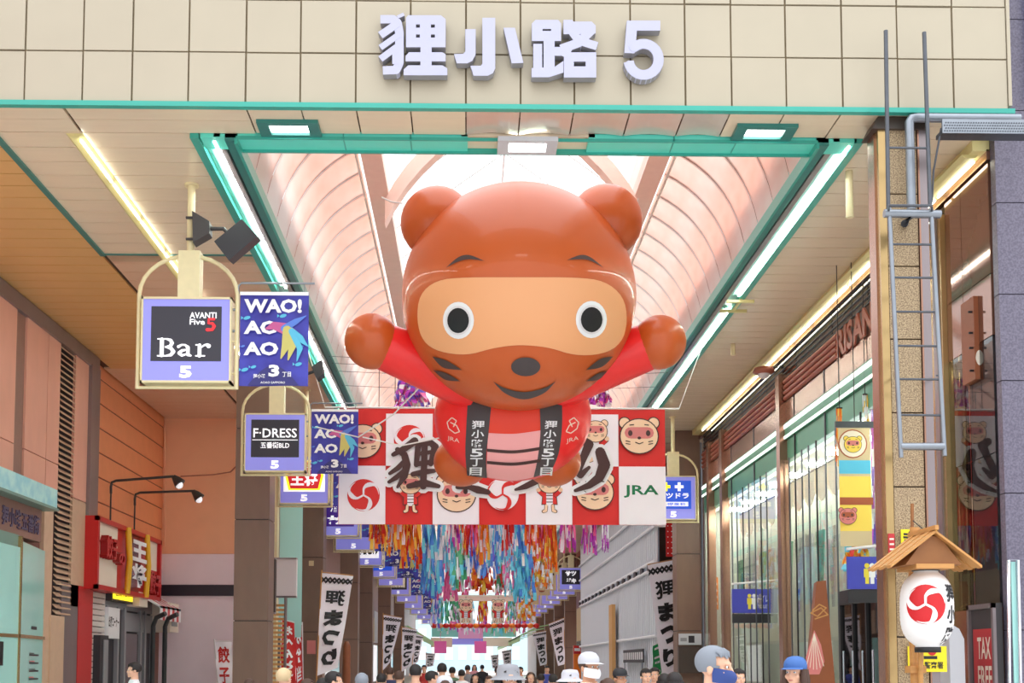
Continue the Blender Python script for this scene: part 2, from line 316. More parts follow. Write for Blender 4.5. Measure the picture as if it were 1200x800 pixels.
# ---- entrance fascia: tiles hung on a beam
b = B(); b.box(-11, 6.56, 14.02, 14.3, 8.2, 10.9); fas = struct('wall_front', b, 'fascia_joint')
seams = [29, 97, 155, 221, 288, 352, 417, 481, 546, 610, 673, 739, 803, 857, 921, 987, 1052, 1117]
xs = [P(s, 100, 14).x for s in seams] + [6.56]
for _ in range(7): xs = [xs[0] - .645] + xs
for zi, (z0, z1) in enumerate(((8.21, 8.825), (8.845, 9.485), (9.505, 10.145), (10.165, 10.8))):
    for i in range(len(xs) - 1):
        j = random.uniform(-.006, .006)
        obj('tile', B().fbox(Fr((0, 14, 0)), xs[i] + .011, xs[i + 1] - .011, z0, z1, -.02, .012 + j), 'fascia', fas)
b = B(); b.box(-11, 6.62, 13.94, 14.03, 8.14, 8.2); struct('trim_2', b, 'teal')
b = B(); b.box(6.56, 6.6, 13.97, 14.32, 8.25, 10.9); struct('trim_3', b, 'fascia')
# soffit just behind the fascia
soff = struct('ceiling', B().box(-8.2, 6.6, 14.03, 14.75, 8.205, 8.22), 'board_gap')
soff['kind'] = 'structure'
sx = [x for x in xs if -3.2 < x < 5.2]
for i in range(len(sx) - 1):
    bent = -.35 < sx[i] < 2.8
    bb = B()
    n = 6
    for k in range(n):
        a0 = sx[i] + .008 + (sx[i + 1] - sx[i] - .016) * k / n; a1 = sx[i] + .008 + (sx[i + 1] - sx[i] - .016) * (k + 1) / n
        h0 = (.028 * math.sin(math.pi * k / n) if bent else 0); h1 = (.028 * math.sin(math.pi * (k + 1) / n) if bent else 0)
        bb.add([(a0, 14.04, 8.175 - h0 * .5), (a1, 14.04, 8.175 - h1 * .5), (a1, 14.72, 8.17 + h1), (a0, 14.72, 8.17 + h0)], [(0, 3, 2, 1)], 0, bent)
    obj('soffit_panel', bb, 'bent_metal' if bent else 'soffit', soff)
for x0, x1 in ((-8.1, -6.6), (-6.58, -4.9), (-4.88, sx[0]), (sx[-1], 6.55)):
    for y0, y1 in ((14.04, 14.38), (14.39, 14.74)): obj('soffit_panel', B().box(x0 + .01, x1 - .01, y0, y1, CZ, 8.2), 'soffit', soff)
# teal beam round the roof opening
b = B(); b.box(-3.40, -.02 + .0, 14.75, 15.1, 8.12, 8.3, 0); b.box(1.52, 4.95, 14.75, 15.1, 8.12, 8.3, 0); b.box(-.1, 1.6, 14.75, 15.1, 8.16, 8.3, 2)
b.box(-3.0, 4.5, 15.10, 15.14, 8.09, 8.36, 1); b.box(-2.95, 4.45, 14.74, 14.76, 8.1, 8.14, 1)
for x in (-.75, -1.6, 2.6, 3.4): b.box(x, x + .015, 14.74, 15.1, 8.115, 8.2, 1)
struct('trim_4', b, ['teal_beam', 'teal', 'soffit'])
# ---- gutters beside the vault
def gutter(s, name):
    X = lambda a: MID + s * a
    b = B()
    def bx(a0, a1, z0, z1, m): b.box(min(X(a0), X(a1)), max(X(a0), X(a1)), 14.75, 120, z0, z1, m)
    bx(4.17, 4.28, 8.11, 8.25, 0); bx(3.98, 4.17, 8.19, 8.25, 2); bx(3.9, 3.98, 8.13, 8.25, 3); bx(3.84, 3.9, 8.17, 8.25, 4); bx(3.72, 3.84, 8.08, 8.25, 1); bx(3.68, 3.72, 8.04, 8.30, 0)
    struct(name, b, ['teal', 'teal_dark', 'teal_light', 'grey_metal', 'black'])
gutter(-1, 'trim_5'); gutter(1, 'trim_6')
# ---- barrel vault of pale pink sheets
prof = bez((3.68, 8.22), (3.48, 9.28), (2.55, 9.74), 9)
def batten(s, y):
    bb = B(); vs = []
    for (a, z) in prof: vs += [(MID + s * (a + .012), y - .05, z + .015), (MID + s * (a + .012), y + .05, z + .015)]
    return bb.add(vs, [(2 * i, 2 * i + 1, 2 * i + 3, 2 * i + 2) for i in range(9)])
vault = struct('ceiling', B().box(MID - 3.72, MID - 3.70, 15, 140, 8.2, 8.3).box(MID + 3.70, MID + 3.72, 15, 140, 8.2, 8.3), 'vault_gap')
for s in (-1, 1):
    src = obj('joint_batten', batten(s, 16.03), 'vault_gap', vault)
    for i in range(1, 46): inst(src, 'joint_batten', vault, (0, .9 * i, 0))
def sheet(s, y0, y1):
    bb = B(); vs = []
    for (a, z) in prof: vs += [(MID + s * a, y0, z), (MID + s * a, y1, z)]
    return bb.add(vs, [(2 * i, 2 * i + 1, 2 * i + 3, 2 * i + 2) for i in range(9)], 0, True)
for s in (-1, 1):
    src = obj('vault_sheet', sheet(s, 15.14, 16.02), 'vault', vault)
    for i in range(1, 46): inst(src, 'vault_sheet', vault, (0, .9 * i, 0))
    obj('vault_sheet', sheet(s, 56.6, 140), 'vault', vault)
# girders, ribs and skylight above the vault
b = B()
for s in (-1, 1):
    q = lambda a0, a1, z0, z1, m: b.box(min(MID + s * a0, MID + s * a1), max(MID + s * a0, MID + s * a1), 15, 140, z0, z1, m)
    q(2.2, 2.46, 9.70, 10.0, 0); q(2.16, 2.5, 9.66, 9.72, 1); q(2.28, 2.36, 10.0, 10.6, 1)
struct('trim_7', b, ['salmon', 'salmon_light'])
def rib(y):
    bb = B()
    for s in (-1, 1):
        pr_ = bez((2.22, 9.15), (1.75, 10.3), (.0, 11.4), 7)
        for i in range(7):
            (a0, z0), (a1, z1) = pr_[i], pr_[i + 1]; t0 = .42 - .02 * i; t1 = .42 - .02 * (i + 1)
            bb.hexa([(MID + s * a0, y, z0), (MID + s * a0, y + .3, z0), (MID + s * a0, y + .3, z0 + t0), (MID + s * a0, y, z0 + t0)], [(MID + s * a1, y, z1), (MID + s * a1, y + .3, z1), (MID + s * a1, y + .3, z1 + t1), (MID + s * a1, y, z1 + t1)], 0)
    return bb
roof = struct('ceiling', B().box(MID - .02, MID + .02, 15, 140, 12.33, 12.38), 'white')
src = obj('roof_rib', rib(20.4), 'salmon_light', roof)
for i in range(1, 18): inst(src, 'roof_rib', roof, (0, 6 * i, 0))
sl = B()
for s in (-1, 1): sl.add([(MID + s * 2.35, 15, 10.62), (MID + s * 2.35, 140, 10.62), (MID, 140, 12.36), (MID, 15, 12.36)], [(0, 1, 2, 3)])
obj('skylight_glass', sl, 'sky_glass', roof)
m_ = None
for i in range(40):
    y = 15.2 + 1.9 * i
    if m_ is None: m_ = obj('glazing_bar', B().tube([(MID - 2.35, y, 10.6), (MID, y, 12.3), (MID + 2.35, y, 10.6)], .014, 4), 'mullion', roof)
    else: inst(m_, 'glazing_bar', roof, (0, 1.9 * i, 0))
# outer roof lids so that daylight enters only through the skylight and the open ends
b = B(); b.box(-9, MID - 3.66, 15, 140, 8.6, 8.7); b.box(MID + 3.66, 8.6, 15, 140, 8.6, 8.7)
struct('ceiling', b, 'salmon_shade')
# ---------------------------------------------------------------- left front building (wall_left)
WL = -8.15; FL = Fr((WL, 0, 0), (0, 1, 0), (0, 0, 1))
yl = lambda px, py=500: PX(px, py, WL).y
zl = lambda px, py: PX(px, py, WL).z
wl = struct('wall_left', B().box(-12, WL - .06, 8, 26.02, 0, 9.5), 'panel_joint')
def lp(name, x0, x1, z0, z1, m, d=.0, py=500): return obj(name, B().fbox(FL, x0, x1, z0, z1, -.06, d), m, wl)
Y0, Y1, Y2, Y3, Y4, Y5, Y6, YE = 16.0, yl(17), yl(29), yl(54.5), yl(69.5), yl(87), yl(103), 26.02
for a0, a1 in ((8, 12), (12.02, 16.0), (16.02, 18.3), (18.32, Y1), (Y2, Y3 - .0), (Y3 + .012, Y4)):
    lp('wall_panel', a0 + .008, a1 - .008, 5.42, 7.86, 'pink_panel'); lp('wall_panel', a0 + .008, a1 - .008, 4.62, 5.40, 'pink_panel')
lp('wall_panel', Y1 + .01, Y2 - .01, 4.62, 7.86, 'brown_strip', -.035)
lp('wall_panel', Y5 + .01, Y6 - .01, 4.9, 7.86, 'pink_panel'); lp('wall_panel', Y5 + .01, Y6 - .01, 2.66, 4.88, 'shop_beige')
lp('corner_post', Y6, YE, 3.1, 7.9, 'grey_metal', .07)
lp('top_trim', 8, YE, 7.86, 8.15, 'grey_metal', .05)
lp('pilaster', yl(48.5, 700), yl(59, 700), 0, 4.62, 'shop_beige', .02); lp('louver_back', Y4, Y5, 2.4, 7.86, 'blackish', -.05)
sl_ = None; z = 2.45; nn = 0
while z < 7.8:
    if sl_ is None:
        sl_ = obj('louver_slat', B().hexa([(WL - .05, Y4, z + .07), (WL - .05, Y4, z + .09), (WL + .02, Y4, z + .02), (WL + .02, Y4, z)], [(WL - .05, Y5, z + .07), (WL - .05, Y5, z + .09), (WL + .02, Y5, z + .02), (WL + .02, Y5, z)]), 'shop_beige', wl); zz = z
    else: inst(sl_, 'louver_slat', wl, (0, 0, z - zz))
    z += .118
lp('hatch_box', yl(56, 750), yl(72, 750), 0.2, 2.42, 'shop_beige', .05); lp('grey_pilaster', yl(72, 700), yl(92, 700), 0, 3.1, 'grey_metal', .0); lp('base_panel', yl(92, 700) - .02, YE, 0, 3.1, 'signred', .01)
for k in range(26): pass
# shop entrance built out from the wall: aqua light box, sign board, green glass corner
E0 = 12; E1 = PX(61, 580, WL + .35).y
ent = struct('wall_left', B().box(WL - .05, WL + .22, E0, E1 - .15, 3.72, 4.36), 'brown_strip')
obj('light_box', B().box(WL - .05, WL + .45, E0, E1, 4.36, 4.72), 'aqua_light', ent); obj('light_box_rim', B().box(WL - .05, WL + .48, E0, E1 + .02, 4.32, 4.37), 'aqua_edge', ent)
b = B(); b.text(Fr((WL + .23, 0, 0), (0, 1, 0)), '狸小路五番街', 20.3, 3.84, E1 - .3 - 20.3, .34, 0, 0, .02, .015); obj('lettering', b, 'purple_ink', ent)
YC = PX(24, 700, WL + .35).y; YD = PX(49, 700, WL + .02).y
gl = struct('window_1', B().box(WL - .05, WL + .3, E0, YC, 3.5, 3.72), 'aqua_edge')
obj('glass_pane', B().box(WL + .3, WL + .34, E0, YC - .03, 1.98, 3.5), 'aqua_glass', gl); obj('glass_pane', B().box(WL + .3, WL + .34, E0, YC - .03, 0, 1.94), 'aqua_glass', gl)
for z0, z1 in ((1.98, 3.62), (0, 1.94)): obj('glass_pane', B().hexa([(WL + .34, YC + .02, z0), (WL + .34, YC + .02, z1), (WL + .3, YC + .02, z1), (WL + .3, YC + .02, z0)], [(WL + .06, YD, z0), (WL + .06, YD, z1), (WL + .02, YD, z1), (WL + .02, YD, z0)]), 'aqua_glass', gl)
b = B(); b.box(WL + .29, WL + .36, YC - .04, YC + .03, 0, 3.7); b.box(WL + .29, WL + .36, E0, YC, 1.93, 1.99); b.hexa([(WL + .37, YC, 1.93), (WL + .37, YC, 1.99), (WL + .3, YC, 1.99), (WL + .3, YC, 1.93)], [(WL + .1, YD, 1.93), (WL + .1, YD, 1.99), (WL + .02, YD, 1.99), (WL + .02, YD, 1.93)])
obj('window_frame', b, 'brass', gl)
b = B()
fc = Fr((WL + .345, YC + .02, 0), (Vector((WL + .065, YD, 0)) - Vector((WL + .345, YC + .02, 0))), (0, 0, 1))
Lc = math.hypot(.28, YD - YC)
for i in range(9):
    zt = 1.62 - i * .145
    b.rect(fc, Lc * .40, zt, Lc * .80, zt + .03, 0, .004); b.rect(fc, Lc * .40, zt + .04, Lc * (.6 + .03 * (i % 3)), zt + .055, 1 if i % 2 else 0, .004)
b.rect(fc, Lc * .45, 2.1, Lc * .68, 2.16, 0, .004)
obj('floor_list', b, ['blackish', 'foil_red'], gl)
b = B(); b.box(WL + .34, WL + .36, PX(0, 690, WL + .36).y - .3, PX(6, 690, WL + .36).y, 1.45, 1.85); obj('black_notice', b, 'black', gl)
# recessed restaurant wall and the wall that turns towards the street
WR = -8.33; FR_ = Fr((WR, 0, 0), (0, 1, 0), (0, 0, 1))
wr = struct('wall_left', B().box(-12, WR - .03, 26.02, 32.5, 0, 9), 'panel_joint')
for i in range(8):
    z0 = 4.0 + i * .56
    obj('siding_board', B().hexa([(WR, 26.02, z0), (WR - .03, 26.02, z0 + .54), (WR - .06, 26.02, z0 + .54), (WR - .06, 26.02, z0)], [(WR, 32.5, z0), (WR - .03, 32.5, z0 + .54), (WR - .06, 32.5, z0 + .54), (WR - .06, 32.5, z0)]), 'orange_tile', wr)
wf = struct('wall_back', B().box(-12, -5.6, 32.5, 33.2, 4.45, 9), 'salmon_wall')
obj('lower_wall', B().box(-12, -5.6, 32.46, 33.2, 3.6, 4.44), 'lavender_wall', wf); obj('band', B().box(-12, -5.6, 32.42, 33.2, 3.3, 3.6), 'black_band', wf); obj('lower_wall', B().box(-12, -5.6, 32.46, 33.2, 0, 3.3), 'lavender_wall', wf)
b = B(); b.tube([P(193, 495, 32.4), P(193, 640, 32.4)], .025, 6); obj('drain_pipe', b, 'salmon_wall', wf)
# far left and right street fronts
wfl = struct('wall_left', B().box(-12, -6.6, 33.2, 150, 0, 9), 'brown_strip')
cols_ = ['shop_beige', 'grey', 'lightgrey', 'tan', 'salmon_wall', 'offwhite']
y = 33.6; k = 0
while y < 120:
    w = random.uniform(3, 5.5); z = random.uniform(2.6, 3.4)
    obj('shopfront', B().box(-6.6, -6.35, y, y + w - .15, 2.9, 4.0 + (k % 3) * .5), random.choice(cols_), wfl); obj('shop_window', B().box(-6.6, -6.5, y + .1, y + w - .3, .2, 2.7), ['aqua_glass', 'blackish', 'white_lit'][k % 3], wfl)
    y += w; k += 1
wrf = struct('wall_right', B().box(7.4, 12, 35.5, 150, 0, 9), 'brown_strip')
y = 64; k = 0
while y < 120:
    w = random.uniform(3, 5.5)
    obj('shopfront', B().box(7.1, 7.4, y, y + w - .15, 2.9, 4.0 + (k % 3) * .5), random.choice(cols_), wrf); obj('shop_window', B().box(7.25, 7.4, y + .1, y + w - .3, .2, 2.7), ['aqua_glass', 'white_lit', 'blackish'][k % 3], wrf)
    y += w; k += 1
# ---------------------------------------------------------------- right building
XR = 6.65; FW = Fr((XR, 0, 0), (0, -1, 0), (0, 0, 1))   # u = -Y
yr = lambda px, py=560: PX(px, py, XR).y
wg = struct('wall_right', B().box(6.69, 13, 14.75, 15.6, 0, 13), 'granite_joint')
for i, (z0, z1) in enumerate(((0, 1.9), (1.9, 3.6), (3.6, 5.02), (5.02, 6.12), (6.12, 7.3), (7.3, 8.5), (8.5, 9.7), (9.7, 11))):
    for x0, x1 in ((6.66, 7.75), (7.75, 8.9), (8.9, 10)): obj('granite_slab', B().box(x0 + .005, x1 - .005, 14.62, 14.76, z0 + .006, z1 - .006), 'granite', wg)
b = B(); b.box(7.12, 7.19, 14.5, 14.62, 8.6, 12); struct('trim_8', b, 'fish_blue')
b = B(); b.box(6.70, 8.6, 15.6, 36, 7.95, 9); obj_ = struct('wall_right', b, 'soffit')
# polished brown panels next to the pier
YA, YB, YCc = 14.8, yr(1127, 300), yr(1108, 300)
wp = struct('wall_right', B().box(6.97, 7.1, 14.76, YCc, 0, 8.0), 'granite_joint')
zc = [8.0, 6.95, 6.05, 4.35, 2.3, 0]
zc = [7.9, 6.45, 5.65, 4.15, 2.2, 0]
for y0, y1 in ((YA, YB), (YB, YCc)):
    for z1, z0 in zip(zc, zc[1:]): obj('polished_panel', B().box(XR, 6.7, y0 + .006, y1 - .006, z0 + .006, z1 - .006), 'mirror_brown' if z0 > 5.6 or z0 < 2.0 else 'shop_glass', wp)
b = B(); b.box(6.88, 6.95, 14.8, YCc, 2.2, 5.62, 0); obj('window_lining', b, 'mask_pink', wp)
obj('added_light', B().box(6.74, 6.82, 14.9, YCc - .1, 5.5, 5.54), 'tube_soft', wp)  # lamp strip added to brighten the poster behind this glass
FP = Fr((6.875, 0, 0), (0, -1, 0)); ya_, yb_ = -(YCc - .1), -14.9
b = B(); b.rect(FP, ya_, 3.75, yb_, 4.75, 0, .002); b.rect(FP, ya_, 2.9, yb_, 3.74, 1, .002); tomoe(b, FP, (ya_ + yb_) / 2 + .25, 4.3, .36, 1, 0, .006); bearkid(b, FP, (ya_ + yb_) / 2 + .3, 2.95, .75, (2, 3, 4, 3), 0, 1, .006); obj('poster', b, ['cloth_red', 'salmon_light', 'cream_face', 'outline', 'mask_pink'], wp)  # the banner's reflection in this glass, built as a printed poster
b = B()
rn = random.Random(3)
for k in range(60):
    y = rn.uniform(ya_, yb_); z = rn.uniform(2.3, 2.85); b.rect(FP, y, z, y + .05, z + rn.uniform(.08, .3), k % 4, .004)
o = obj('foil_strips', b, ['foil_orange', 'foil_red', 'foil_pink', 'foil_gold'], wp); o['kind'] = 'stuff'
b = B(); b.box(XR - .07, 6.9, YCc, YCc + .42, 0, 7.75, 0); b.box(XR - .1, 6.9, YCc + .1, YCc + .25, 0, 7.75, 1); struct('trim_9', b, ['brass', 'grey_metal'])
# the glazed storefront
SY0, SY1 = YCc + .42, 33.5
room = struct('wall_right', B().box(11.5, 11.7, SY0, SY1, 0, 8), 'room_wall')
b = B(); b.box(6.75, 11.6, SY0, SY1, .0, .05, 0); b.box(6.9, 11.6, SY0, SY1, 5.75, 5.85, 1); b.box(6.7, 11.6, SY1, SY1 + .2, 0, 8, 1); b.box(6.95, 11.6, SY0 - .2, SY0, 0, 8, 1); struct('ceiling', b, ['room_floor', 'room_wall'])
st = struct('window_2', B().box(6.72, 6.8, SY0, SY1, 5.74, 6.0), 'green_band')
b = B(); b.box(XR + .02, 6.74, SY0, SY1, 5.72, 6.14); obj('green_fascia', b, 'green_band', st)
b = B(); b.box(XR - .03, 6.74, SY0, SY1, 6.16, 6.5, 0); obj('light_shelf', b, 'green_band', st)
b = B(); b.box(XR - .05, XR - .03, SY0, SY1, 6.17, 6.22, 0); b.box(XR - .05, XR - .03, SY0, SY1, 6.38, 6.46, 0); obj('light_strip', b, 'strip_white', st)
obj('added_light', B().box(6.78, 6.84, SY0 + .1, SY1 - .1, 5.66, 5.7), 'strip_white', st); obj('display_backing', B().box(7.9, 7.95, SY0 + 2.4, SY1, .05, 5.7), 'room_wall', st)  # lamp strip added behind the glass to light the valances from the front
b = B(); b.box(XR, 6.74, SY0, SY1, 6.5, 6.95); obj('brown_band', b, 'bronze', st)
for i in range(4):
    z = 7.02 + i * .115
    for y0, y1 in ((21.0, 24.6), (25.0, 33.4)): obj('louver_pipe', B().tube([(XR - .02, y0, z), (XR - .02, y1, z)], .05, 8), 'pipe_red', st)
b = B(); b.box(XR + .03, 6.74, SY0, SY1, 6.95, 7.47); obj('louver_back', b, 'column_brown', st)
b = B(); b.text(Fr((XR - .02, 0, 0), (0, -1, 0)), 'RISAN', -21.0, 6.93, 1.9, .5, 0, 0, .03, .03); obj('shop_name', b, 'pipe_red', st)
for i in range(7):
    y0 = SY0 + i * (SY1 - SY0) / 7
    obj('upper_pane', B().box(XR + .02, XR + .03, y0 + .03, y0 + (SY1 - SY0) / 7 - .03, 7.5, 7.92), 'dark_glass', st)
b = B(); b.box(XR + .2, XR + .3, SY0, SY1, 7.45, 7.95, 1)
for i in range(5): b.box(XR + .0, XR + .025, SY0, SY1, 7.47 + i * .11, 7.49 + i * .11, 0)
obj('upper_rail', b, ['steel_dark', 'blackish'], st)
# panes between mullions
mx = [1010, 980, 968, 957, 948, 940, 932, 925, 898, 891, 884, 877, 870, 863, 857]
my = sorted([yr(x) for x in mx] + [SY0 + .05, SY1])
for i in range(len(my) - 1): obj('glass_pane', B().add([(XR, my[i] + .012, .1), (XR, my[i + 1] - .012, .1), (XR, my[i + 1] - .012, 5.72), (XR, my[i] + .012, 5.72)], [(0, 3, 2, 1)]), 'shop_glass', st)
for i, yy in enumerate(my[1:-1]): obj('mullion_bar', B().box(XR - .012, XR + .012, yy - .02, yy + .02, .05, 7.3 if i % 4 == 2 else 5.74), 'black' if i % 3 == 0 else 'steel_dark', st)
for px0, px1, top in ((922, 906, 7.55), (852, 843, 7.5), (836, 828, 7.5)):
    b = B(); b.box(XR - .14, XR + .05, yr(px0), yr(px0) + .28, 0, top); struct('trim_10', b, 'bronze')
b = B()
for yy in (18.5, 22, 25, 28, 31): b.box(7.2, 11, yy, yy + .15, 5.66, 5.74); b.box(7.2, 11, yy + 1.5, yy + 1.65, 5.66, 5.74)
obj('ceiling_light', b, 'tube', st)
# white strip along the wall head
b = B(); b.box(6.44, 6.66, 14.76, 34, 8.03, 8.17, 0); b.box(6.62, 6.70, 14.76, 34, 7.92, 8.05, 1); struct('trim_11', b, ['cream_channel', 'bronze'])
# ================================================================ THINGS
# ---- four cut letters on the fascia
def sgn(px0): return lambda x, y: (P(px0 + x / 6, y / 6, 13.84).x, P(px0 + x / 6, y / 6, 13.84).z)
FF = Fr((0, 13.96, 0)); S6 = 1 / 6 / 100.0
def letter(name, label, px0, parts):
    g = sgn(px0); b = B()
    for kind, a, *r in parts:
        if kind == 'p': b.poly(FF, [g(*q) for q in a], 0, 0, .12, 1)
        elif kind == 'r': b.poly(FF, [g(a[0], a[1]), g(a[2], a[1]), g(a[2], a[3]), g(a[0], a[3])], 0, 0, .12, 1)
        else: b.stroke(FF, [g(*q) for q in a], r[0] * S6, 0, 0, .12, 1, rnd=(len(r) > 1))
    return obj(name, b, ['letter_face', 'letter_side'], None, label, 'sign letter', None)
letter('sign_letter', 'white raised kanji with a dog radical, leftmost character on the cream fascia', 430, [
    ('s', [(95, 135), (185, 135), (215, 160), (228, 230), (228, 440), (205, 492), (112, 495)], 62), ('s', [(215, 120), (260, 100)], 24), ('s', [(215, 165), (95, 248)], 56), ('s', [(222, 245), (95, 335)], 44), ('s', [(210, 330), (95, 415)], 48), ('r', (178, 350, 228, 450)),
    ('p', [(275, 125), (290, 108), (520, 108), (553, 135), (553, 172), (275, 172)]), ('r', (275, 172, 345, 195)), ('r', (372, 172, 450, 195)), ('r', (478, 172, 553, 195)), ('r', (275, 195, 553, 243)),
    ('r', (275, 243, 345, 265)), ('r', (372, 243, 450, 265)), ('r', (478, 243, 553, 265)), ('r', (275, 265, 553, 333)), ('r', (376, 333, 455, 480)), ('p', [(272, 432), (272, 395), (295, 368), (530, 368), (553, 382), (553, 432)]), ('p', [(258, 530), (258, 490), (290, 460), (530, 460), (565, 482), (565, 530)])])
letter('sign_letter', 'white raised three-stroke kanji between the two dense characters on the cream fascia', 430, [
    ('p', [(692, 205), (764, 205), (764, 385), (740, 428), (705, 445), (632, 445), (612, 380), (676, 378), (692, 362)]), ('p', [(812, 125), (902, 125), (902, 480), (885, 515), (850, 532), (750, 532), (728, 462), (800, 462), (812, 448)]), ('p', [(960, 195), (1040, 195), (1100, 442), (1018, 445)])])
letter('sign_letter', 'white raised kanji with a box at its lower right, beside the fascia numeral', 600, [
    ('p', [(140, 165), (165, 140), (325, 140), (345, 165), (345, 203), (140, 203)]), ('r', (140, 203, 215, 217)), ('r', (275, 203, 345, 217)), ('r', (140, 217, 345, 288)), ('r', (222, 288, 300, 480)), ('r', (300, 330, 362, 392)), ('r', (150, 308, 212, 480)), ('p', [(138, 478), (300, 470), (362, 428), (362, 510), (260, 543), (138, 543)]),
    ('p', [(362, 140), (425, 140), (430, 152), (560, 152), (588, 180), (588, 235), (560, 240), (362, 240)]), ('s', [(560, 210), (470, 300), (345, 345)], 66), ('s', [(400, 190), (470, 285), (598, 325)], 62), ('r', (365, 368, 592, 433)), ('r', (365, 433, 435, 467)), ('r', (518, 433, 592, 467)), ('r', (365, 467, 592, 545)), ('s', [(400, 330), (365, 400)], 60)])
arc = [(925 + 106 * math.cos(math.radians(a)), 418 - 110 * math.sin(math.radians(a))) for a in range(128, -173, -15)]
letter('sign_letter', 'white raised numeral five at the right end of the fascia characters', 600, [('r', (812, 145, 1042, 215)), ('p', [(808, 145), (884, 145), (872, 290), (862, 375), (790, 372)]), ('s', [(830, 345)] + arc, 74)])
# ---- square downlights in the entrance soffit
for i, (px, lab) in enumerate(((338, 'square recessed downlight with teal rim at the left of the entrance soffit'), (620, 'square grey-rimmed downlight hung in the middle of the entrance soffit'), (900, 'square recessed downlight with teal rim at the right of the entrance soffit'))):
    c = PZ(px, 145, CZ).x
    y0, y1 = (14.42, 14.68) if i != 1 else (14.72, 14.98)
    z = 8.165 if i != 1 else 8.1
    t = thing('ceiling_light', lab, 'ceiling light', (c, (y0 + y1) / 2, z), 'downlights of the entrance soffit')
    b = B()
    for q in ((c - .38, c + .38, y0 - .08, y0, z - .04, z + .02), (c - .38, c + .38, y1, y1 + .08, z - .04, z + .02), (c - .38, c - .24, y0, y1, z - .04, z + .02), (c + .24, c + .38, y0, y1, z - .04, z + .02)): b.box(*q)
    obj('frame', b, 'teal_dark' if i != 1 else 'lightgrey', t); obj('diffuser', B().box(c - .24, c + .24, y0, y1, z - .005, z + .015), 'downlight_glow', t)
# ---- fluorescent strips
def strip(lab, x0, x1, y0, y1, z, ch, n=3, tube_r=.022, tm='tube'):
    t = thing('fluorescent_strip', lab, 'strip light', ((x0 + x1) / 2, y0, z), 'strip lights under the canopy')
    xc = (x0 + x1) / 2
    b = B(); b.hexa([(x0, y0, z), (x0 + .05, y0, z - .045), (x1 - .05, y0, z - .045), (x1, y0, z)], [(x0, y1, z), (x0 + .05, y1, z - .045), (x1 - .05, y1, z - .045), (x1, y1, z)]); obj('channel', b, ch, t)
    L = (y1 - y0) / n
    for i in range(n): obj('tube', B().tube([(xc + .07, y0 + i * L + .06, z - .07), (xc + .07, y0 + (i + 1) * L - .06, z - .07)], tube_r, 8), tm, t)
strip('bare fluorescent strip in a cream channel on the left canopy ceiling', -5.1, -4.88, 14.78, 26, CZ, 'cream_channel', 8, .018, 'tube_soft')
strip('fluorescent strip in the teal gutter left of the vault', -3.40, -3.23, 14.8, 20.9, 8.2, 'teal_light', 5)
strip('second fluorescent strip along the teal gutter left of the vault', -3.40, -3.23, 21.9, 32, 8.2, 'teal_light', 8)
strip('fluorescent strip in the teal gutter right of the vault, nearest the entrance', 4.73, 4.90, 14.8, 21.2, 8.2, 'teal_light', 5)
strip('fluorescent strip in the teal gutter right of the vault, beyond the bracket', 4.73, 4.90, 22.0, 33, 8.2, 'teal_light', 8)
strip('fluorescent strip in a cream channel along the head of the right shop wall', 6.36, 6.58, 14.9, 33, 8.04, 'cream_channel', 14, .016, 'tube_soft')
for s in (-1, 1):
    xx = MID + s * 2.58
    t = thing('edge_light', ('row of thin white lamps along the left upper edge of the vault' if s < 0 else 'row of thin white lamps along the right upper edge of the vault'), 'strip light', (xx, 15.3, 9.66))
    src = obj('lamp', B().box(xx - .015, xx + .02, 15.2, 16.05, 9.64, 9.68), 'mullion', t)
    for i in range(1, 22): inst(src, 'lamp', t, (0, .9 * i, 0))
b = B(); c = PZ(866, 352, CZ); b.box(c.x - .28, c.x + .22, c.y - .28, c.y - .22, 8.05, 8.1); b.box(c.x - .28, c.x + .22, c.y + .32, c.y + .38, 8.05, 8.1); b.box(c.x - .05, c.x, c.y - .28, c.y + .38, 8.08, 8.12)
obj('gutter_bracket', b, 'cream_channel', None, 'cream metal bracket across the break in the right gutter lights', 'bracket')
for px, py0, py1, Yd in ((996, 195, 255, 15.75), (859, 392, 416, 24.6)):
    p = P(px, py1, Yd); b = B(); b.tube([(p.x, Yd, p.z), (p.x, Yd, CZ)], .05, 10)
    obj('ceiling_stub', b, 'cream_paint', None, 'short cream pipe stub under the right canopy, ' + ('nearer the entrance' if Yd < 20 else 'farther in'), 'pipe stub', 'pipe stubs under the right canopy')
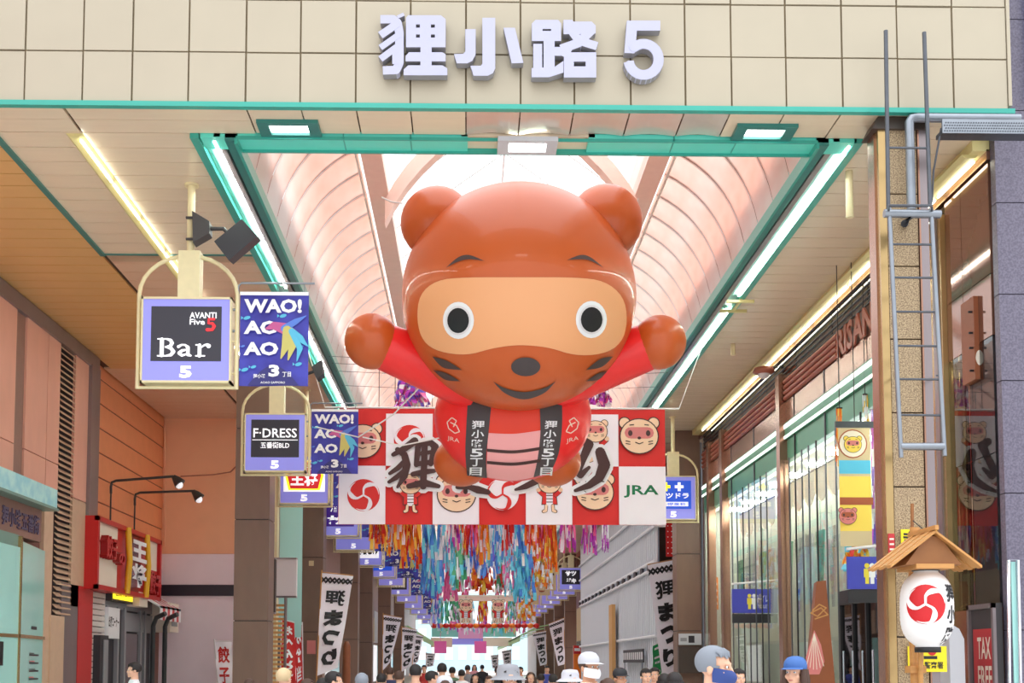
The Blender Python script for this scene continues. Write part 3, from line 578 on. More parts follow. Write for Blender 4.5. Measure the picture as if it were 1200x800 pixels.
# ================================================================ balloon
BC = P(608, 349, 18.2)
def ell(cx, cy, Y, rx, rz, ry=None):
    c = P(cx, cy, Y); k = (P(cx + 1, cy, Y) - c).length
    return c, (rx * k, (ry or rx) * k, rz * k)
def hit(c, r, px, py, off=0.):
    o = Vector((0, 0, EYE)); d = ray(px, py).normalized(); q = o - c
    D = Vector((d.x / r[0], d.y / r[1], d.z / r[2])); Q = Vector((q.x / r[0], q.y / r[1], q.z / r[2]))
    A = D.dot(D); Bq = D.dot(Q); C = Q.dot(Q) - 1; disc = Bq * Bq - A * C
    p = o + d * ((-Bq - math.sqrt(max(0, disc))) / A)
    n = Vector(((p.x - c.x) / r[0] ** 2, (p.y - c.y) / r[1] ** 2, (p.z - c.z) / r[2] ** 2)).normalized()
    return p + n * off
def patch(b, c, r, pts, m=0, off=.012, rings=7):
    n = len(pts); cx = sum(p[0] for p in pts) / n; cy = sum(p[1] for p in pts) / n
    vs = [hit(c, r, cx, cy, off)]
    for k in range(1, rings + 1): vs += [hit(c, r, cx + (x - cx) * k / rings, cy + (y - cy) * k / rings, off) for x, y in pts]
    fs = [(0, 1 + (i + 1) % n, 1 + i) for i in range(n)] + [(1 + k * n + i, 1 + k * n + (i + 1) % n, 1 + (k + 1) * n + (i + 1) % n, 1 + (k + 1) * n + i) for k in range(rings - 1) for i in range(n)]
    b.add(vs, fs, m, True)
def band(b, c, r, up, lo, m=0, off=.012, sub=6):
    def res(l, n=20):
        o = []
        for i in range(n + 1):
            t = i / n * (len(l) - 1); k = min(int(t), len(l) - 2); q = t - k; p0, p1, p2, p3 = l[max(k - 1, 0)], l[k], l[k + 1], l[min(k + 2, len(l) - 1)]
            o.append(tuple(.5 * (2 * p1[c_] + (p2[c_] - p0[c_]) * q + (2 * p0[c_] - 5 * p1[c_] + 4 * p2[c_] - p3[c_]) * q * q + (3 * p1[c_] - p0[c_] - 3 * p2[c_] + p3[c_]) * q ** 3) for c_ in (0, 1)))
        return o
    u, l = res(up), res(lo); n = len(u); vs = []
    for j in range(sub + 1): vs += [hit(c, r, u[i][0] + (l[i][0] - u[i][0]) * j / sub, u[i][1] + (l[i][1] - u[i][1]) * j / sub, off) for i in range(n)]
    b.add(vs, [(j * n + i, j * n + i + 1, (j + 1) * n + i + 1, (j + 1) * n + i) for j in range(sub) for i in range(n - 1)], m, True)
def smooth(pts, it=2):
    for _ in range(it):
        o = []
        for i in range(len(pts)):
            a, b_ = pts[i], pts[(i + 1) % len(pts)]; o += [(a[0] * .75 + b_[0] * .25, a[1] * .75 + b_[1] * .25), (a[0] * .25 + b_[0] * .75, a[1] * .25 + b_[1] * .75)]
        pts = o
    return pts
hc, hr = ell(608, 349, 18.2, 137, 131, 125)
bl = thing('raccoon_dog_balloon', 'giant inflated brown raccoon dog in a red happi coat floating under the arcade roof', 'balloon', hc, None)
obj('head', B().sph(hc, hr, 48, 32), 'balloon_brown', bl)
for cx, cy, sx in ((512, 261, -1), (710, 259, 1)):
    ec, er = ell(cx, cy, 18.0, 43, 42, 40)
    b = B(); b.sph(ec, er, 24, 16, 0, Matrix.Rotation(sx * .45, 3, 'Y')); obj('ear', b, 'balloon_brown', bl)
msk = smooth([(489, 375), (492, 345), (512, 328), (545, 325), (610, 325), (675, 325), (708, 329), (730, 347), (735, 375), (728, 402), (705, 415), (672, 416), (645, 407), (620, 404), (600, 404), (575, 408), (548, 416), (515, 412), (496, 400)])
b = B(); patch(b, hc, hr, msk, 0, .012, 10); obj('face_mask', b, 'balloon_peach', bl)
for cx, cy, lx in ((538, 375, 0), (692, 374, 0)):
    E_ = lambda rx, ry, ox=0: [(cx + ox + rx * math.cos(math.radians(a)), cy + ry * math.sin(math.radians(a))) for a in range(0, 360, 15)]
    b = B(); patch(b, hc, hr, E_(18, 21.5), 0, .02, 4); e = obj('eye', b, 'white', bl)
    b = B(); patch(b, hc, hr, E_(14.5, 17), 0, .026, 4); obj('iris_ring', b, 'offwhite', e); b = B(); patch(b, hc, hr, E_(12.5, 14.5), 0, .03, 4); obj('pupil', b, 'black', e)
b = B(); patch(b, hc, hr, [(616 + 17 * math.cos(math.radians(a)), 429 + 11 * math.sin(math.radians(a))) for a in range(0, 360, 15)], 0, .015, 4); obj('nose', b, 'balloon_dark', bl)
b = B(); band(b, hc, hr, [(578, 446), (592, 454), (614, 458.5), (637, 454), (651, 446)], [(578, 446), (592, 460), (614, 467), (637, 460), (651, 446)]); obj('mouth', b, 'balloon_dark', bl)
for up, lo in (([(523, 314), (537, 302), (550, 299), (568, 306)], [(523, 314), (537, 307), (550, 304), (568, 306)]), ([(664, 305), (680, 299), (692, 302), (707, 314)], [(664, 305), (680, 304), (692, 306), (707, 314)])):
    b = B(); band(b, hc, hr, up, lo, 0, .012, 2); obj('eyebrow', b, 'balloon_brow', bl)
for pts in (((507, 417), (524, 422), (542, 433), (520, 430)), ((508, 433), (522, 436), (540, 446), (522, 444)), ((718, 417), (703, 420), (686, 433), (705, 429)), ((711, 434), (700, 437), (686, 446), (701, 444))):
    b = B(); band(b, hc, hr, [pts[0], pts[1], pts[2]], [pts[0], pts[3], pts[2]], 0, .012, 2); obj('whisker', b, 'balloon_brow', bl)
tc_, tr = ell(601, 488, 19.45, 92, 76, 62)
obj('body', B().sph(tc_, tr, 48, 32), 'balloon_red', bl)
k_ = 18.75
b = B(); band(b, tc_, tr, [(575, 474), (602, 476), (632, 473)], [(572, 508), (602, 509), (633, 505)], 0, .012); obj('shirt', b, 'balloon_orange', bl)
b = B(); band(b, tc_, tr, [(572, 507), (602, 508), (633, 504)], [(570, 558), (602, 562), (634, 556)], 0, .014); obj('belly_wrap', b, 'balloon_pink', bl)
for y0 in (526, 540):
    b = B(); band(b, tc_, tr, [(571, y0 - 1), (602, y0 + 1), (633, y0 - 3)], [(571, y0 + 2.5), (602, y0 + 4.5), (633, y0 + .5)], 0, .02, 2); obj('wrap_stripe', b, 'ink_brown', bl)
def quadtext(b, body, q, m, off, mirror=False):
    n = len(body)
    for i, ch in enumerate(body):
        vs, fs, _ = glyphs(ch, .02, 2); t0 = i / n + .01; t1 = (i + 1) / n - .012; o = []
        for x, y in vs:
            t = t1 + (t0 - t1) * y
            l = ((q[0][0] + (q[3][0] - q[0][0]) * t), (q[0][1] + (q[3][1] - q[0][1]) * t)); r = ((q[1][0] + (q[2][0] - q[1][0]) * t), (q[1][1] + (q[2][1] - q[1][1]) * t))
            o.append(hit(tc_, tr, l[0] + (r[0] - l[0]) * x, l[1] + (r[1] - l[1]) * x, off))
        b.add(o, fs, m)
for up, lo, q in (([(549, 465), (547, 500), (546, 530), (548, 556)], [(576, 474), (573, 505), (570, 535), (571, 559)], ((554, 492), (569, 492), (565, 556), (551, 556))), ([(632, 472), (633, 505), (630, 535), (625, 558)], [(658, 468), (658, 500), (654, 530), (645, 552)], ((638, 492), (653, 492), (646, 556), (632, 556)))):
    b = B(); band(b, tc_, tr, up, lo, 0, .018); lp_ = obj('lapel', b, 'balloon_dark', bl); b = B(); quadtext(b, '狸小路5丁目', q, 0, .03); obj('lettering', b, 'white', lp_)
for sx, ox in ((1, 532), (-1, 670)):
    b = B(); pts = [(0, 0), (4, -8), (-2, -12), (-8, -6), (-6, 2), (2, 8), (8, 6), (4, -2), (-4, -6)]
    pp = [(ox + sx * x * .9, 500 + y * .9) for x, y in pts]
    for i in range(len(pp) - 1):
        dx, dy = pp[i + 1][0] - pp[i][0], pp[i + 1][1] - pp[i][1]; L = math.hypot(dx, dy); nx, ny = -dy / L * .6, dx / L * .6
        b.add([hit(tc_, tr, x, y, .016) for x, y in ((pp[i][0] + nx, pp[i][1] + ny), (pp[i][0] - nx, pp[i][1] - ny), (pp[i + 1][0] - nx, pp[i + 1][1] - ny), (pp[i + 1][0] + nx, pp[i + 1][1] + ny))], [(0, 1, 2, 3)])
    vs, fs, _ = glyphs('JRA', .0, 2); b.add([hit(tc_, tr, ox - 7 + 14 * x, 518 - 6 * y + sx * 4 * (x - .5), .016) for x, y in vs], fs); obj('horse_emblem', b, 'salmon_light', bl)
for s, hx, hy, r_ in ((-1, 436, 400, 32.5), (1, 772.5, 401, 31.5)):
    pc, pr_ = ell(hx, hy, 18.35, r_, r_, r_)
    sh = P(602 + s * 46, 450, 18.9); el = pc
    d = el - sh; side = P(0, 0, 1)
    b = B(); b.tube([sh, sh + d * .5, sh + d * .95], .44, 20, 0, .36); obj('sleeve', b, 'balloon_red', bl)
    obj('paw', B().sph(pc, pr_, 28, 18), 'balloon_brown', bl)
for fx, fy in ((541, 541), (648, 541)):
    pc, pr_ = ell(fx, fy, 20.0, 33, 29, 30); obj('foot', B().sph(pc, pr_, 28, 18), 'balloon_brown', bl)
# tether lines
for i, (a, c) in enumerate(((P(447, 231, 18.3), P(472, 238, 18.35)), (P(748, 232, 18.3), P(746, 236, 18.35)))):
    obj('tether_rope', B().tube([a, (a + c) / 2 + Vector((0, 0, -.03)), c], .012, 6), 'rope', None, ('white tether rope between the left roof girder and the balloon' if i == 0 else 'white tether rope between the right roof girder and the balloon'), 'rope')
a = P(500, 455, 18.5); c = P(428, 524, 20.0); m2 = P(492, 463, 19.0)
obj('tether_rope', B().tube([P(505, 440, 18.9), (P(505, 440, 18.9) + P(420, 512, 20.6)) / 2 + Vector((0, 0, -.12)), P(420, 512, 20.6), P(370, 500, 21.5)], .012, 6), 'rope', None, 'long white tether rope running down from the balloon arm across the banner', 'rope')
obj('tether_rope', B().tube([P(425, 512, 20.5), P(470, 522, 20.4), P(520, 512, 20.2), P(523, 505, 19.9)], .012, 6), 'rope', None, 'slack white tether rope looping before the banner left of the balloon body', 'rope')
# ================================================================ festival banner
YBN = 24.7; c0, c1, c2, c3 = P(397, 478, YBN), P(779, 476, YBN), P(781, 612, YBN), P(397, 614, YBN)
FB = Fr((0, YBN, 0)); bx0, bx1 = P(397, 545, YBN).x, P(780, 545, YBN).x; bz1, bz0 = c0.z, c3.z
t = thing('festival_banner', 'wide red and white checkered festival banner hung across the arcade behind the balloon', 'banner', ((bx0 + bx1) / 2, YBN, bz0))
def wavy(x): return .02 * math.sin(x * 5)
b = B(); N = 48
for layer in (0,):
    vs = []
    for i in range(N + 1):
        x = bx0 + (bx1 - bx0) * i / N
        for z in (bz0, bz1): vs.append((x, YBN + .035 + .012 * math.sin(i * .9), z))
    b.add(vs, [(2 * i, 2 * i + 2, 2 * i + 3, 2 * i + 1) for i in range(N)], 0, True)
    b.add([(x, y + .01, z) for x, y, z in vs], [(2 * i, 2 * i + 2, 2 * i + 3, 2 * i + 1) for i in range(N)], 0, True)
obj('cloth', b, 'cloth_red', t)
cols = [397, 452, 507, 561.5, 616, 670.5, 725, 780]
gx = [P(x, 545, YBN).x for x in cols]; zm = P(590, 546, YBN).z; zt = P(590, 485, YBN).z
b = B()
for i in range(7):
    if i % 2 == 0: b.rect(FB, gx[i], bz0, gx[i + 1], zm, 0, 0)
    else: b.rect(FB, gx[i], zm, gx[i + 1], zt, 0, 0)
    b.rect(FB, gx[i] - .004, bz0, gx[i] + .004, zt, 1, .001)
obj('white_square', b, ['cloth_white', 'mask_pink'], t)
MS = ['cream_face', 'outline', 'mask_pink', 'ink_brown', 'cloth_red', 'cloth_white', 'jra_green']
def gp(x, y): q = P(x, y, YBN); return q.x, q.z
kpx = (P(501, 545, YBN).x - P(401, 545, YBN).x) / 100
for x, y, r, m0, m1 in ((426, 580, 19, 4, 5), (480, 516, 18.5, 4, 5), (589, 579, 19, 5, 4)):
    b = B(); tomoe(b, FB, *gp(x, y), r * kpx, m0, m1, .004); obj('crest', b, MS, t)
for x, y, r in ((425, 517, 21), (535, 579, 22), (697, 577, 21.5), (749, 511, 22)):
    b = B(); bearface(b, FB, *gp(x, y), r * kpx, (0, 1, 2, 3), .004); obj('bear_face', b, MS, t)
for x, y, h in ((481, 600, 46), (644, 600, 48), (698, 541, 50)):
    b = B(); q = gp(x, y); bearkid(b, FB, q[0], q[1], h * kpx, (0, 1, 2, 3), 4, 5, .004); obj('bear_figure', b, MS, t)
b = B(); q = gp(731, 583); b.text(FB, 'JRA', q[0], q[1], 41 * kpx, 15 * kpx, 6, .006, .02); obj('lettering', b, MS, t)
def brush(pts, ws): return [(gp(*p)) for p in pts], [w * kpx for w in ws]
ST = [  # 狸
 ([(486, 517), (474, 526), (461, 533)], [9, 8, 5]), ([(466, 527), (474, 533), (477, 545), (474, 558), (466, 571)], [6, 8, 9, 8, 3]), ([(474, 541), (466, 549), (457, 555)], [6, 6, 4]), ([(474, 552), (464, 560), (456, 565)], [6, 6, 4]),
 ([(490, 522), (488, 545)], [7, 6]), ([(491, 522), (505, 519), (510, 524), (505, 544)], [6, 7, 9, 6]), ([(490, 532), (506, 530)], [5, 5]), ([(489, 544), (504, 542)], [6, 6]), ([(498, 520), (496, 570)], [7, 8]), ([(484, 556), (498, 553), (509, 552)], [6, 7, 5]), ([(479, 570), (497, 566), (514, 570)], [6, 9, 5]),
 ([(536, 571), (550, 571), (560, 574), (572, 577)], [5, 6, 9, 6]), ([(604, 574), (616, 570), (628, 564), (640, 556)], [3, 7, 8, 6]),
 ([(683, 516), (690, 521), (684, 535), (676, 552), (680, 557), (690, 548)], [9, 11, 9, 10, 8, 4]), ([(703, 530), (708, 545), (702, 560), (690, 569), (674, 575)], [12, 14, 11, 8, 4])]
for lo, hi in ((0, 11), (11, 12), (12, 13), (13, 15)):
    pa = None
    for nm, ex, mi, off in (('lettering_edge', 8.5, 0, .012), ('brush_lettering', 0, 1, .05)):
        b = B()
        for p, w in ST[lo:hi]:
            p, w = brush(p, [x + ex for x in w]); b.stroke(FB, p, w, mi, off)
        obj(nm, b, ['white', 'ink_brown'], t)
b = B(); b.tube([(bx0 - .3, YBN + .03, bz1 + .02), (bx1 + .3, YBN + .03, bz1 + .02)], .02, 8); b.tube([(bx0 - .3, YBN + .03, bz1 + .02), (-3.4, YBN + .03, 8.1)], .01, 6); b.tube([(bx1 + .3, YBN + .03, bz1 + .02), (4.9, YBN + .03, 8.1)], .01, 6); obj('hanging_rope', b, 'rope', t)
# ================================================================ lit signs under the canopy
def sign(lab, xc, Y, board, draw, dim=False, zb=5.34, w=1.24, h=1.2, group='lit shop signs'):
    t = thing('hanging_sign', lab, 'shop sign', (xc, Y, zb), group)
    x0, x1, z1 = xc - w / 2, xc + w / 2, zb + h
    b = B(); b.tube([(xc + .02, Y, z1 + .62), (xc + .02, Y, CZ + .02)], .055, 12); b.tube([(xc + .02, Y, CZ - .03), (xc + .02, Y, CZ)], .10, 12); obj('pole', b, 'cream_paint', t)
    obj('mount_box', B().box(xc - .13, xc + .17, Y - .09, Y + .12, z1 - .02, z1 + .66), 'cream_paint', t)
    pts = [(x0 - .06, Y, zb - .07), (x0 - .06, Y, z1 + .05)] + [(xc - (w / 2 + .06) * math.cos(a), Y, z1 + .05 + .56 * math.sin(a)) for a in [math.pi * i / 14 for i in range(1, 14)]] + [(x1 + .06, Y, z1 + .05), (x1 + .06, Y, zb - .07)]
    b = B(); b.tube(pts, .03, 8); b.tube([(x0 - .06, Y, zb - .05), (x1 + .06, Y, zb - .05)], .022, 8)
    for z in (zb + .15, zb + h / 2, zb + h - .15):
        for xa, xb in ((x0 - .06, x0), (x1, x1 + .06)): b.tube([(xa, Y, z), (xb, Y, z)], .012, 6)
    obj('arch_frame', b, 'cream_paint', t)
    b = B(); b.box(x0, x1, Y - .1, Y + .14, zb, zb + .03); b.box(x0, x1, Y - .1, Y + .14, z1 - .03, z1); b.box(x0, x0 + .025, Y - .1, Y + .14, zb, z1); b.box(x1 - .025, x1, Y - .1, Y + .14, zb, z1); obj('box_frame', b, 'cream_paint', t)
    fp = obj('lit_panel', B().box(x0 + .025, x1 - .025, Y - .085, Y + .125, zb + .03, z1 - .03), 'lav_dim' if dim else 'lav_lit', t)
    fr = Fr((xc, Y - .086, zb))
    if board: b = B(); b.rect(fr, -w * .39, h * .25, w * .39, h * .89, 0, .004); obj('name_board', b, board, t)
    b = B(); b.text(fr, '5', -.085, .065, .17, .17, 0, .006, .05); obj('number', b, 'white_lit', t)
    if draw: draw(t, fr, w, h)
    return t
def serif_bar(t, fr, w, h):
    b = B(); o = .01
    b.text(fr, 'AVANTI', .045, .90, .37, .085, 0, o, .02); b.text(fr, 'Five', .045, .81, .21, .08, 0, o, .02)
    z0, z1 = .36, .62
    def S(pts, ws, m=0): b.stroke(fr, pts, [w_ * .86 for w_ in ws] if isinstance(ws, list) else ws * .86, m, o)
    S([(-.33, z0 + .02), (-.33, z1 - .02)], .065); S([(-.385, z0 + .012), (-.25, z0 + .012)], .024); S([(-.385, z1 - .012), (-.25, z1 - .012)], .024)
    S([(-.27, z1 - .012), (-.21, z1 - .03), (-.19, z1 - .07), (-.21, z1 - .11), (-.28, z1 - .125)], [.024, .05, .06, .05, .024]); S([(-.28, z1 - .125), (-.2, z1 - .145), (-.17, z1 - .19), (-.2, z1 - .235), (-.27, z0 + .012)], [.024, .05, .065, .05, .024])
    S([(-.10, z0 + .14), (-.06, z0 + .165), (-.01, z0 + .165), (.03, z0 + .13), (.03, z0 + .03), (.07, z0 + .015)], [.05, .03, .03, .055, .055, .03]); S([(.03, z0 + .10), (-.05, z0 + .085), (-.09, z0 + .05), (-.05, z0 + .015), (.02, z0 + .04)], [.025, .045, .055, .04, .025])
    S([(.19, z0 + .012), (.19, z0 + .16)], .058); S([(.14, z0 + .012), (.26, z0 + .012)], .024); S([(.14, z0 + .165), (.2, z0 + .165)], .024); S([(.2, z0 + .12), (.26, z0 + .165), (.30, z0 + .165)], [.02, .03, .05]); b.disc(fr, .315, z0 + .15, .03, None, 0, o)
    obj('lettering', b, 'white_lit', t)
    b = B(); b.stroke(fr, [(.38, .89), (.31, .89), (.305, .83), (.36, .83), (.385, .79), (.36, .74), (.29, .74)], [.04, .035, .03, .04, .05, .04, .05], 0, o); obj('red_number', b, 'red_lit', t)
def fdress(t, fr, w, h):
    b = B(); b.text(fr, 'F·DRESS', -.44, .70, .88, .19, 0, .01, .015); b.rect(fr, -.46, .645, .46, .66, 0, .01); b.text(fr, '五番街BLD', -.29, .48, .58, .13, 0, .01, .02); obj('lettering', b, 'white_lit', t)
def ohsho(t, fr, w, h):
    b = B(); b.rect(fr, -.5, .3, .5, 1.08, 0, .004); obj('white_board', b, 'white_lit', t)
    hexa = lambda k: [(-.38 * k, .34 + (1 - k) * .3), (.38 * k, .34 + (1 - k) * .3), (.47 * k, .70), (.30 * k, 1.06 - (1 - k) * .3), (-.30 * k, 1.06 - (1 - k) * .3), (-.47 * k, .70)]
    b = B(); b.poly(fr, hexa(1), 0, .008); b.poly(fr, hexa(.88), 1, .010); obj('red_shield', b, ['yellow_lit', 'red_lit'], t)
    b = B(); b.text(fr, '餃子の', -.22, .82, .44, .16, 0, .014, .03); b.text(fr, '王将', -.33, .44, .66, .32, 0, .014, .04); obj('lettering', b, 'white_lit', t)
def txt(rows, m='white_lit', bold=.03):
    def f(t, fr, w, h):
        b = B(); n = len(rows); H = .64 * h
        for i, (s, ww) in enumerate(rows):
            hh = H / n * .72; b.text(fr, s, -ww / 2 * w * .78, h * .25 + H - (i + 1) * H / n + H / n * .14, ww * w * .78, hh, 0, .01, bold)
        obj('lettering', b, m, t)
    return f
def drug(t, fr, w, h):
    b = B()
    for cx, m in ((-.2, 1), (.16, 0)):
        b.rect(fr, cx - .12, .86, cx + .12, .94, m, .01); b.rect(fr, cx - .04, .78, cx + .04, 1.02, m, .01)
    b.text(fr, 'サツドラ', -.42, .58, .84, .15, 0, .01, .03); b.rect(fr, -.4, .37, .4, .49, 0, .01); b.text(fr, '札幌薬粧', -.34, .385, .68, .085, 2, .014, .01); obj('lettering', b, ['white_lit', 'yellow_lit', 'blue_lit'], t)
sign('lavender lit sign with a black board reading Bar, hung nearest the entrance on the left', -3.9, 16.38, 'navy_board', serif_bar)
sign('lavender lit sign reading F DRESS on a dark board, second on the left', -3.92, 24.1, 'navy_board', fdress)
sign('lavender lit sign with a red and yellow shield, third on the left', -4.0, 29.0, None, ohsho, w=1.2)
sign('lavender lit sign with a purple board and one white brushed character', -3.98, 36.4, 'purple_board', txt([('酒場', .5), ('松', .7)]))
sign('plain lavender lit sign just behind the purple-board sign', -3.95, 41.0, None, None)
sign('lavender lit sign with a white board and dark characters, left row', -4.05, 47.5, 'white_lit', txt([('美松ビル', .95)], 'black'))
sign('lavender lit sign with a small blue board on the left', -3.95, 54, 'blue_lit', txt([('ビル', .7), ('5', .2)]), True)
sign('plain lavender lit sign behind the blue-board sign on the left', -3.9, 60, None, None, True)
sign('lavender lit sign with a dark board far along the left row', -4.0, 68, 'navy_board', txt([('HOUSE', .8)]), True)
for i, y in enumerate((76, 85, 95, 106, 118)): sign('distant lavender sign in the left row, number %s past the far dark board' % ('one two three four five'.split()[i]), -3.95, y, None, None, True, group='distant signs')
sign('lavender lit sign with two crosses on a blue board, beside the banner', 5.53, 32.05, 'blue_lit', drug)
sign('lavender lit sign with a dark board and white katakana, right row', 5.43, 63.3, 'navy_board', txt([('サツ', .6), ('ゲキ', .6)], 'white_lit', .05))
for i, y in enumerate((68, 73, 79, 85, 92, 100, 109, 119)): sign('distant lavender sign in the right row, %s behind the katakana sign' % ('first second third fourth fifth sixth seventh eighth'.split()[i]), 5.45, y, None, None, True, group='distant signs')
# ---- blue aquarium banners clamped to the sign frames
def wao(lab, Y, x0=-3.18, z0=5.34 - .02):
    t = thing('street_banner', lab, 'banner', (x0, Y, z0 + 1.4), 'blue banners on the left signs')
    w, h = .95, 1.32
    b = B(); b.tube([(x0 - .03, Y, z0 + .4), (x0 - .03, Y, z0 + h + .08), (x0 + .01, Y, z0 + h + .13), (x0 + w + .08, Y, z0 + h + .13)], .016, 8); b.tube([(x0 + w - .06, Y, z0 + h + .13), (x0 + w - .06, Y, z0 + h)], .006, 6)
    for z in (z0 + h - .25, z0 + h - .55): b.tube([(x0 - .1, Y, z), (x0 - .03, Y, z)], .02, 6)
    obj('bracket', b, 'steel', t)
    b = B(); N = 12
    for o_ in (0, .006):
        b.add([q for i in range(N + 1) for q in ((x0 + w * i / N, Y + o_ + .02 * math.sin(i * .55), z0), (x0 + w * i / N, Y + o_ + .02 * math.sin(i * .55), z0 + h))], [(2 * i, 2 * i + 2, 2 * i + 3, 2 * i + 1) for i in range(N)], 0, True)
    obj('cloth', b, 'wao_blue', t)
    fr = Fr((x0, Y - .024, z0)); b = B()
    b.rect(fr, 0, h - .05, w, h, 1, .002)
    b.poly(fr, [(.12 + (w - .24) * i / 16, .28 * math.sin(math.pi * i / 16)) for i in range(17)], 2, .002)
    for x, y, r, m in ((.1, .95, .05, 3), (.08, .22, .05, 3), (.2, .26, .04, 3), (.82, .3, .05, 3), (.6, .98, .05, 3), (.05, .55, .03, 6), (.86, .55, .03, 6)):
        b.disc(fr, x, y, r, r * .5, m, .003, seg=10, ang=.3); b.poly(fr, [(x - r, y), (x - r * 1.6, y + r * .5), (x - r * 1.6, y - r * .5)], m, .003)
    b.text(fr, 'WAO!', .06, 1.02, .80, .20, 1, .006, .045); b.text(fr, 'AO', .06, .72, .48, .19, 1, .006, .045); b.text(fr, 'AO', .06, .42, .48, .19, 1, .006, .045)
    b.stroke(fr, [(.38, .80), (.48, .84), (.62, .80), (.74, .76)], [.04, .11, .16, .08], 4, .009); b.stroke(fr, [(.62, .8), (.78, .9), (.92, .98)], [.1, .08, .01], 6, .010); b.stroke(fr, [(.7, .76), (.84, .66), (.95, .55)], [.12, .1, .01], 3, .010)
    b.stroke(fr, [(.66, .78), (.66, .6), (.58, .38)], [.12, .14, .02], 5, .011); b.stroke(fr, [(.7, .76), (.74, .58), (.68, .36)], [.1, .12, .02], 5, .012); b.stroke(fr, [(.72, .76), (.84, .52), (.8, .34)], [.08, .08, .01], 3, .013)
    b.text(fr, '3', .41, .12, .15, .17, 1, .008, .05); b.text(fr, '狸小路', .20, .10, .17, .06, 1, .008, .02); b.text(fr, '丁目', .60, .12, .12, .07, 1, .008, .02); b.text(fr, 'AOAO SAPPORO', .3, .025, .34, .03, 1, .008, .01)
    obj('print', b, ['wao_blue', 'white', 'wao_arc', 'fish_cyan', 'fish_pink', 'fish_gold', 'fish_blue'], t)
    return t
wd = ['large blue aquarium banner clamped beside the nearest left sign', 'blue aquarium banner clamped beside the F DRESS sign', 'blue aquarium banner half hidden behind the red and white banner edge', 'blue aquarium banner beside the purple-board sign', 'blue aquarium banner below the orange tinsel', 'blue aquarium banner beside the white-board sign', 'blue aquarium banner beside the small blue-board sign', 'blue aquarium banner farther down beside the far dark board sign', 'tiny blue aquarium banner near the street end', 'most distant blue aquarium banner on the left']
w0 = wao(wd[0], 16.38)
for lab, Y, xe in zip(wd[1:], (24.1, 29, 36.4, 41, 47.5, 54, 68, 85, 95), (-3.92, -4.02, -3.98, -3.95, -4.05, -3.95, -4.0, -3.95, -3.95)):
    c = copy_tree(w0); c.location.y = Y; c.location.x += xe + 3.90; c['label'] = lab
yb = None
def bearflag(lab, Y):
    x0, w, h, z0 = 3.7, .95, 1.32, 5.32
    t = thing('street_banner', lab, 'banner', (x0, Y, z0 + 1.4), 'yellow bear banners on the right signs')
    obj('bracket', B().tube([(x0, Y, z0 + h + .05), (x0 + w + .14, Y, z0 + h + .05)], .016, 8), 'steel', t); obj('cloth', B().box(x0, x0 + w, Y, Y + .01, z0, z0 + h), 'tan', t)
    b = B(); fr = Fr((x0, Y, z0)); bearface(b, fr, w * .5, .4, .22, (0, 1, 2, 3), .004); b.rect(fr, .1, .8, .85, .92, 1, .004); bearface(b, fr, w * .3, 1.12, .13, (4, 1, 2, 3), .004); obj('print', b, ['bear_brown', 'outline', 'cream_face', 'ink_brown', 'bear_yellow'], t); return t
f0 = bearflag('tan bear-face banner beside the katakana sign on the right', 63.3)
for i, Y in enumerate((68, 79, 85, 100)):
    c = copy_tree(f0); c.location.y = Y; c['label'] = 'distant tan bear-face banner, %s behind the one by the katakana sign' % 'first second third fourth'.split()[i]
# ---- black floodlight pair on the nearest pole, black speaker
t = thing('floodlight', 'black floodlight on a side arm fixed to the nearest sign pole', 'floodlight', P(237, 275, 16.3))
b = B(); q = [P(x, y, 16.3) for x, y in ((227, 250), (247, 262), (247, 276), (228, 287))]; b.hexa([v + Vector((0, -.1, 0)) for v in q], [v + Vector((0, .1, 0)) for v in q]); obj('wall_plate', b, 'charcoal', t)
b = B(); b.tube([P(247, 268, 16.3), P(262, 268, 16.3), P(270, 276, 16.3)], .03, 8); b.tube([P(218, 255, 16.3), P(230, 255, 16.3)], .02, 8); b.tube([P(218, 280, 16.3), P(230, 280, 16.3)], .02, 8); obj('arm', b, 'charcoal', t)
b = B(); q = [P(x, y, 16.3) for x, y in ((254, 288), (286, 262), (304, 282), (271, 310))]; b.hexa([v + Vector((0, -.18, 0)) for v in q], [v + Vector((0, .14, .05)) for v in q]); obj('lamp_body', b, 'blackish', t)
b = B(); q = [P(x, y, 24.05) for x, y in ((366, 432), (378, 423), (380, 440), (372, 446))]; b.hexa([v + Vector((0, -.15, 0)) for v in q], [v + Vector((0, .15, 0)) for v in q]); b.tube([P(355, 440, 24.05), P(368, 435, 24.05)], .03, 8)
obj('floodlight', b, 'blackish', None, 'small black floodlight behind the edge of the first blue banner', 'floodlight')
# ================================================================ arcade columns
def column(lab, x0, x1, Y, d=.7, m='column_brown', top=CZ):
    t = thing('arcade_column', lab, 'column', ((x0 + x1) / 2, Y + d / 2, 0), 'brown arcade columns')
    zz = [0, 2.4, 4.6, 6.6, top]
    for z0, z1 in zip(zz, zz[1:]): obj('cladding_panel', B().box(x0, x1, Y, Y + d, z0 + .012, z1 - .012), m, t)
    b = B(); b.box(x0 + .02, x1 - .02, Y + .02, Y + d - .02, 0, top); obj('core', b, 'column_band', t); return t
column('brown clad arcade column behind the F DRESS sign, nearest on the left', -5.08, -4.33, 25.9)
column('second brown arcade column on the left, beside a large white vertical banner', -5.0, -4.3, 35.3)
column('third brown arcade column on the left', -5.0, -4.3, 46.5); column('fourth brown arcade column on the left', -5.0, -4.3, 53.5)
column('fifth brown arcade column on the left', -5.0, -4.3, 66); column('most distant brown arcade column on the left', -5.0, -4.3, 80)
column('brown arcade column on the right beside the pharmacy sign', 5.95, 6.65, 33.95)
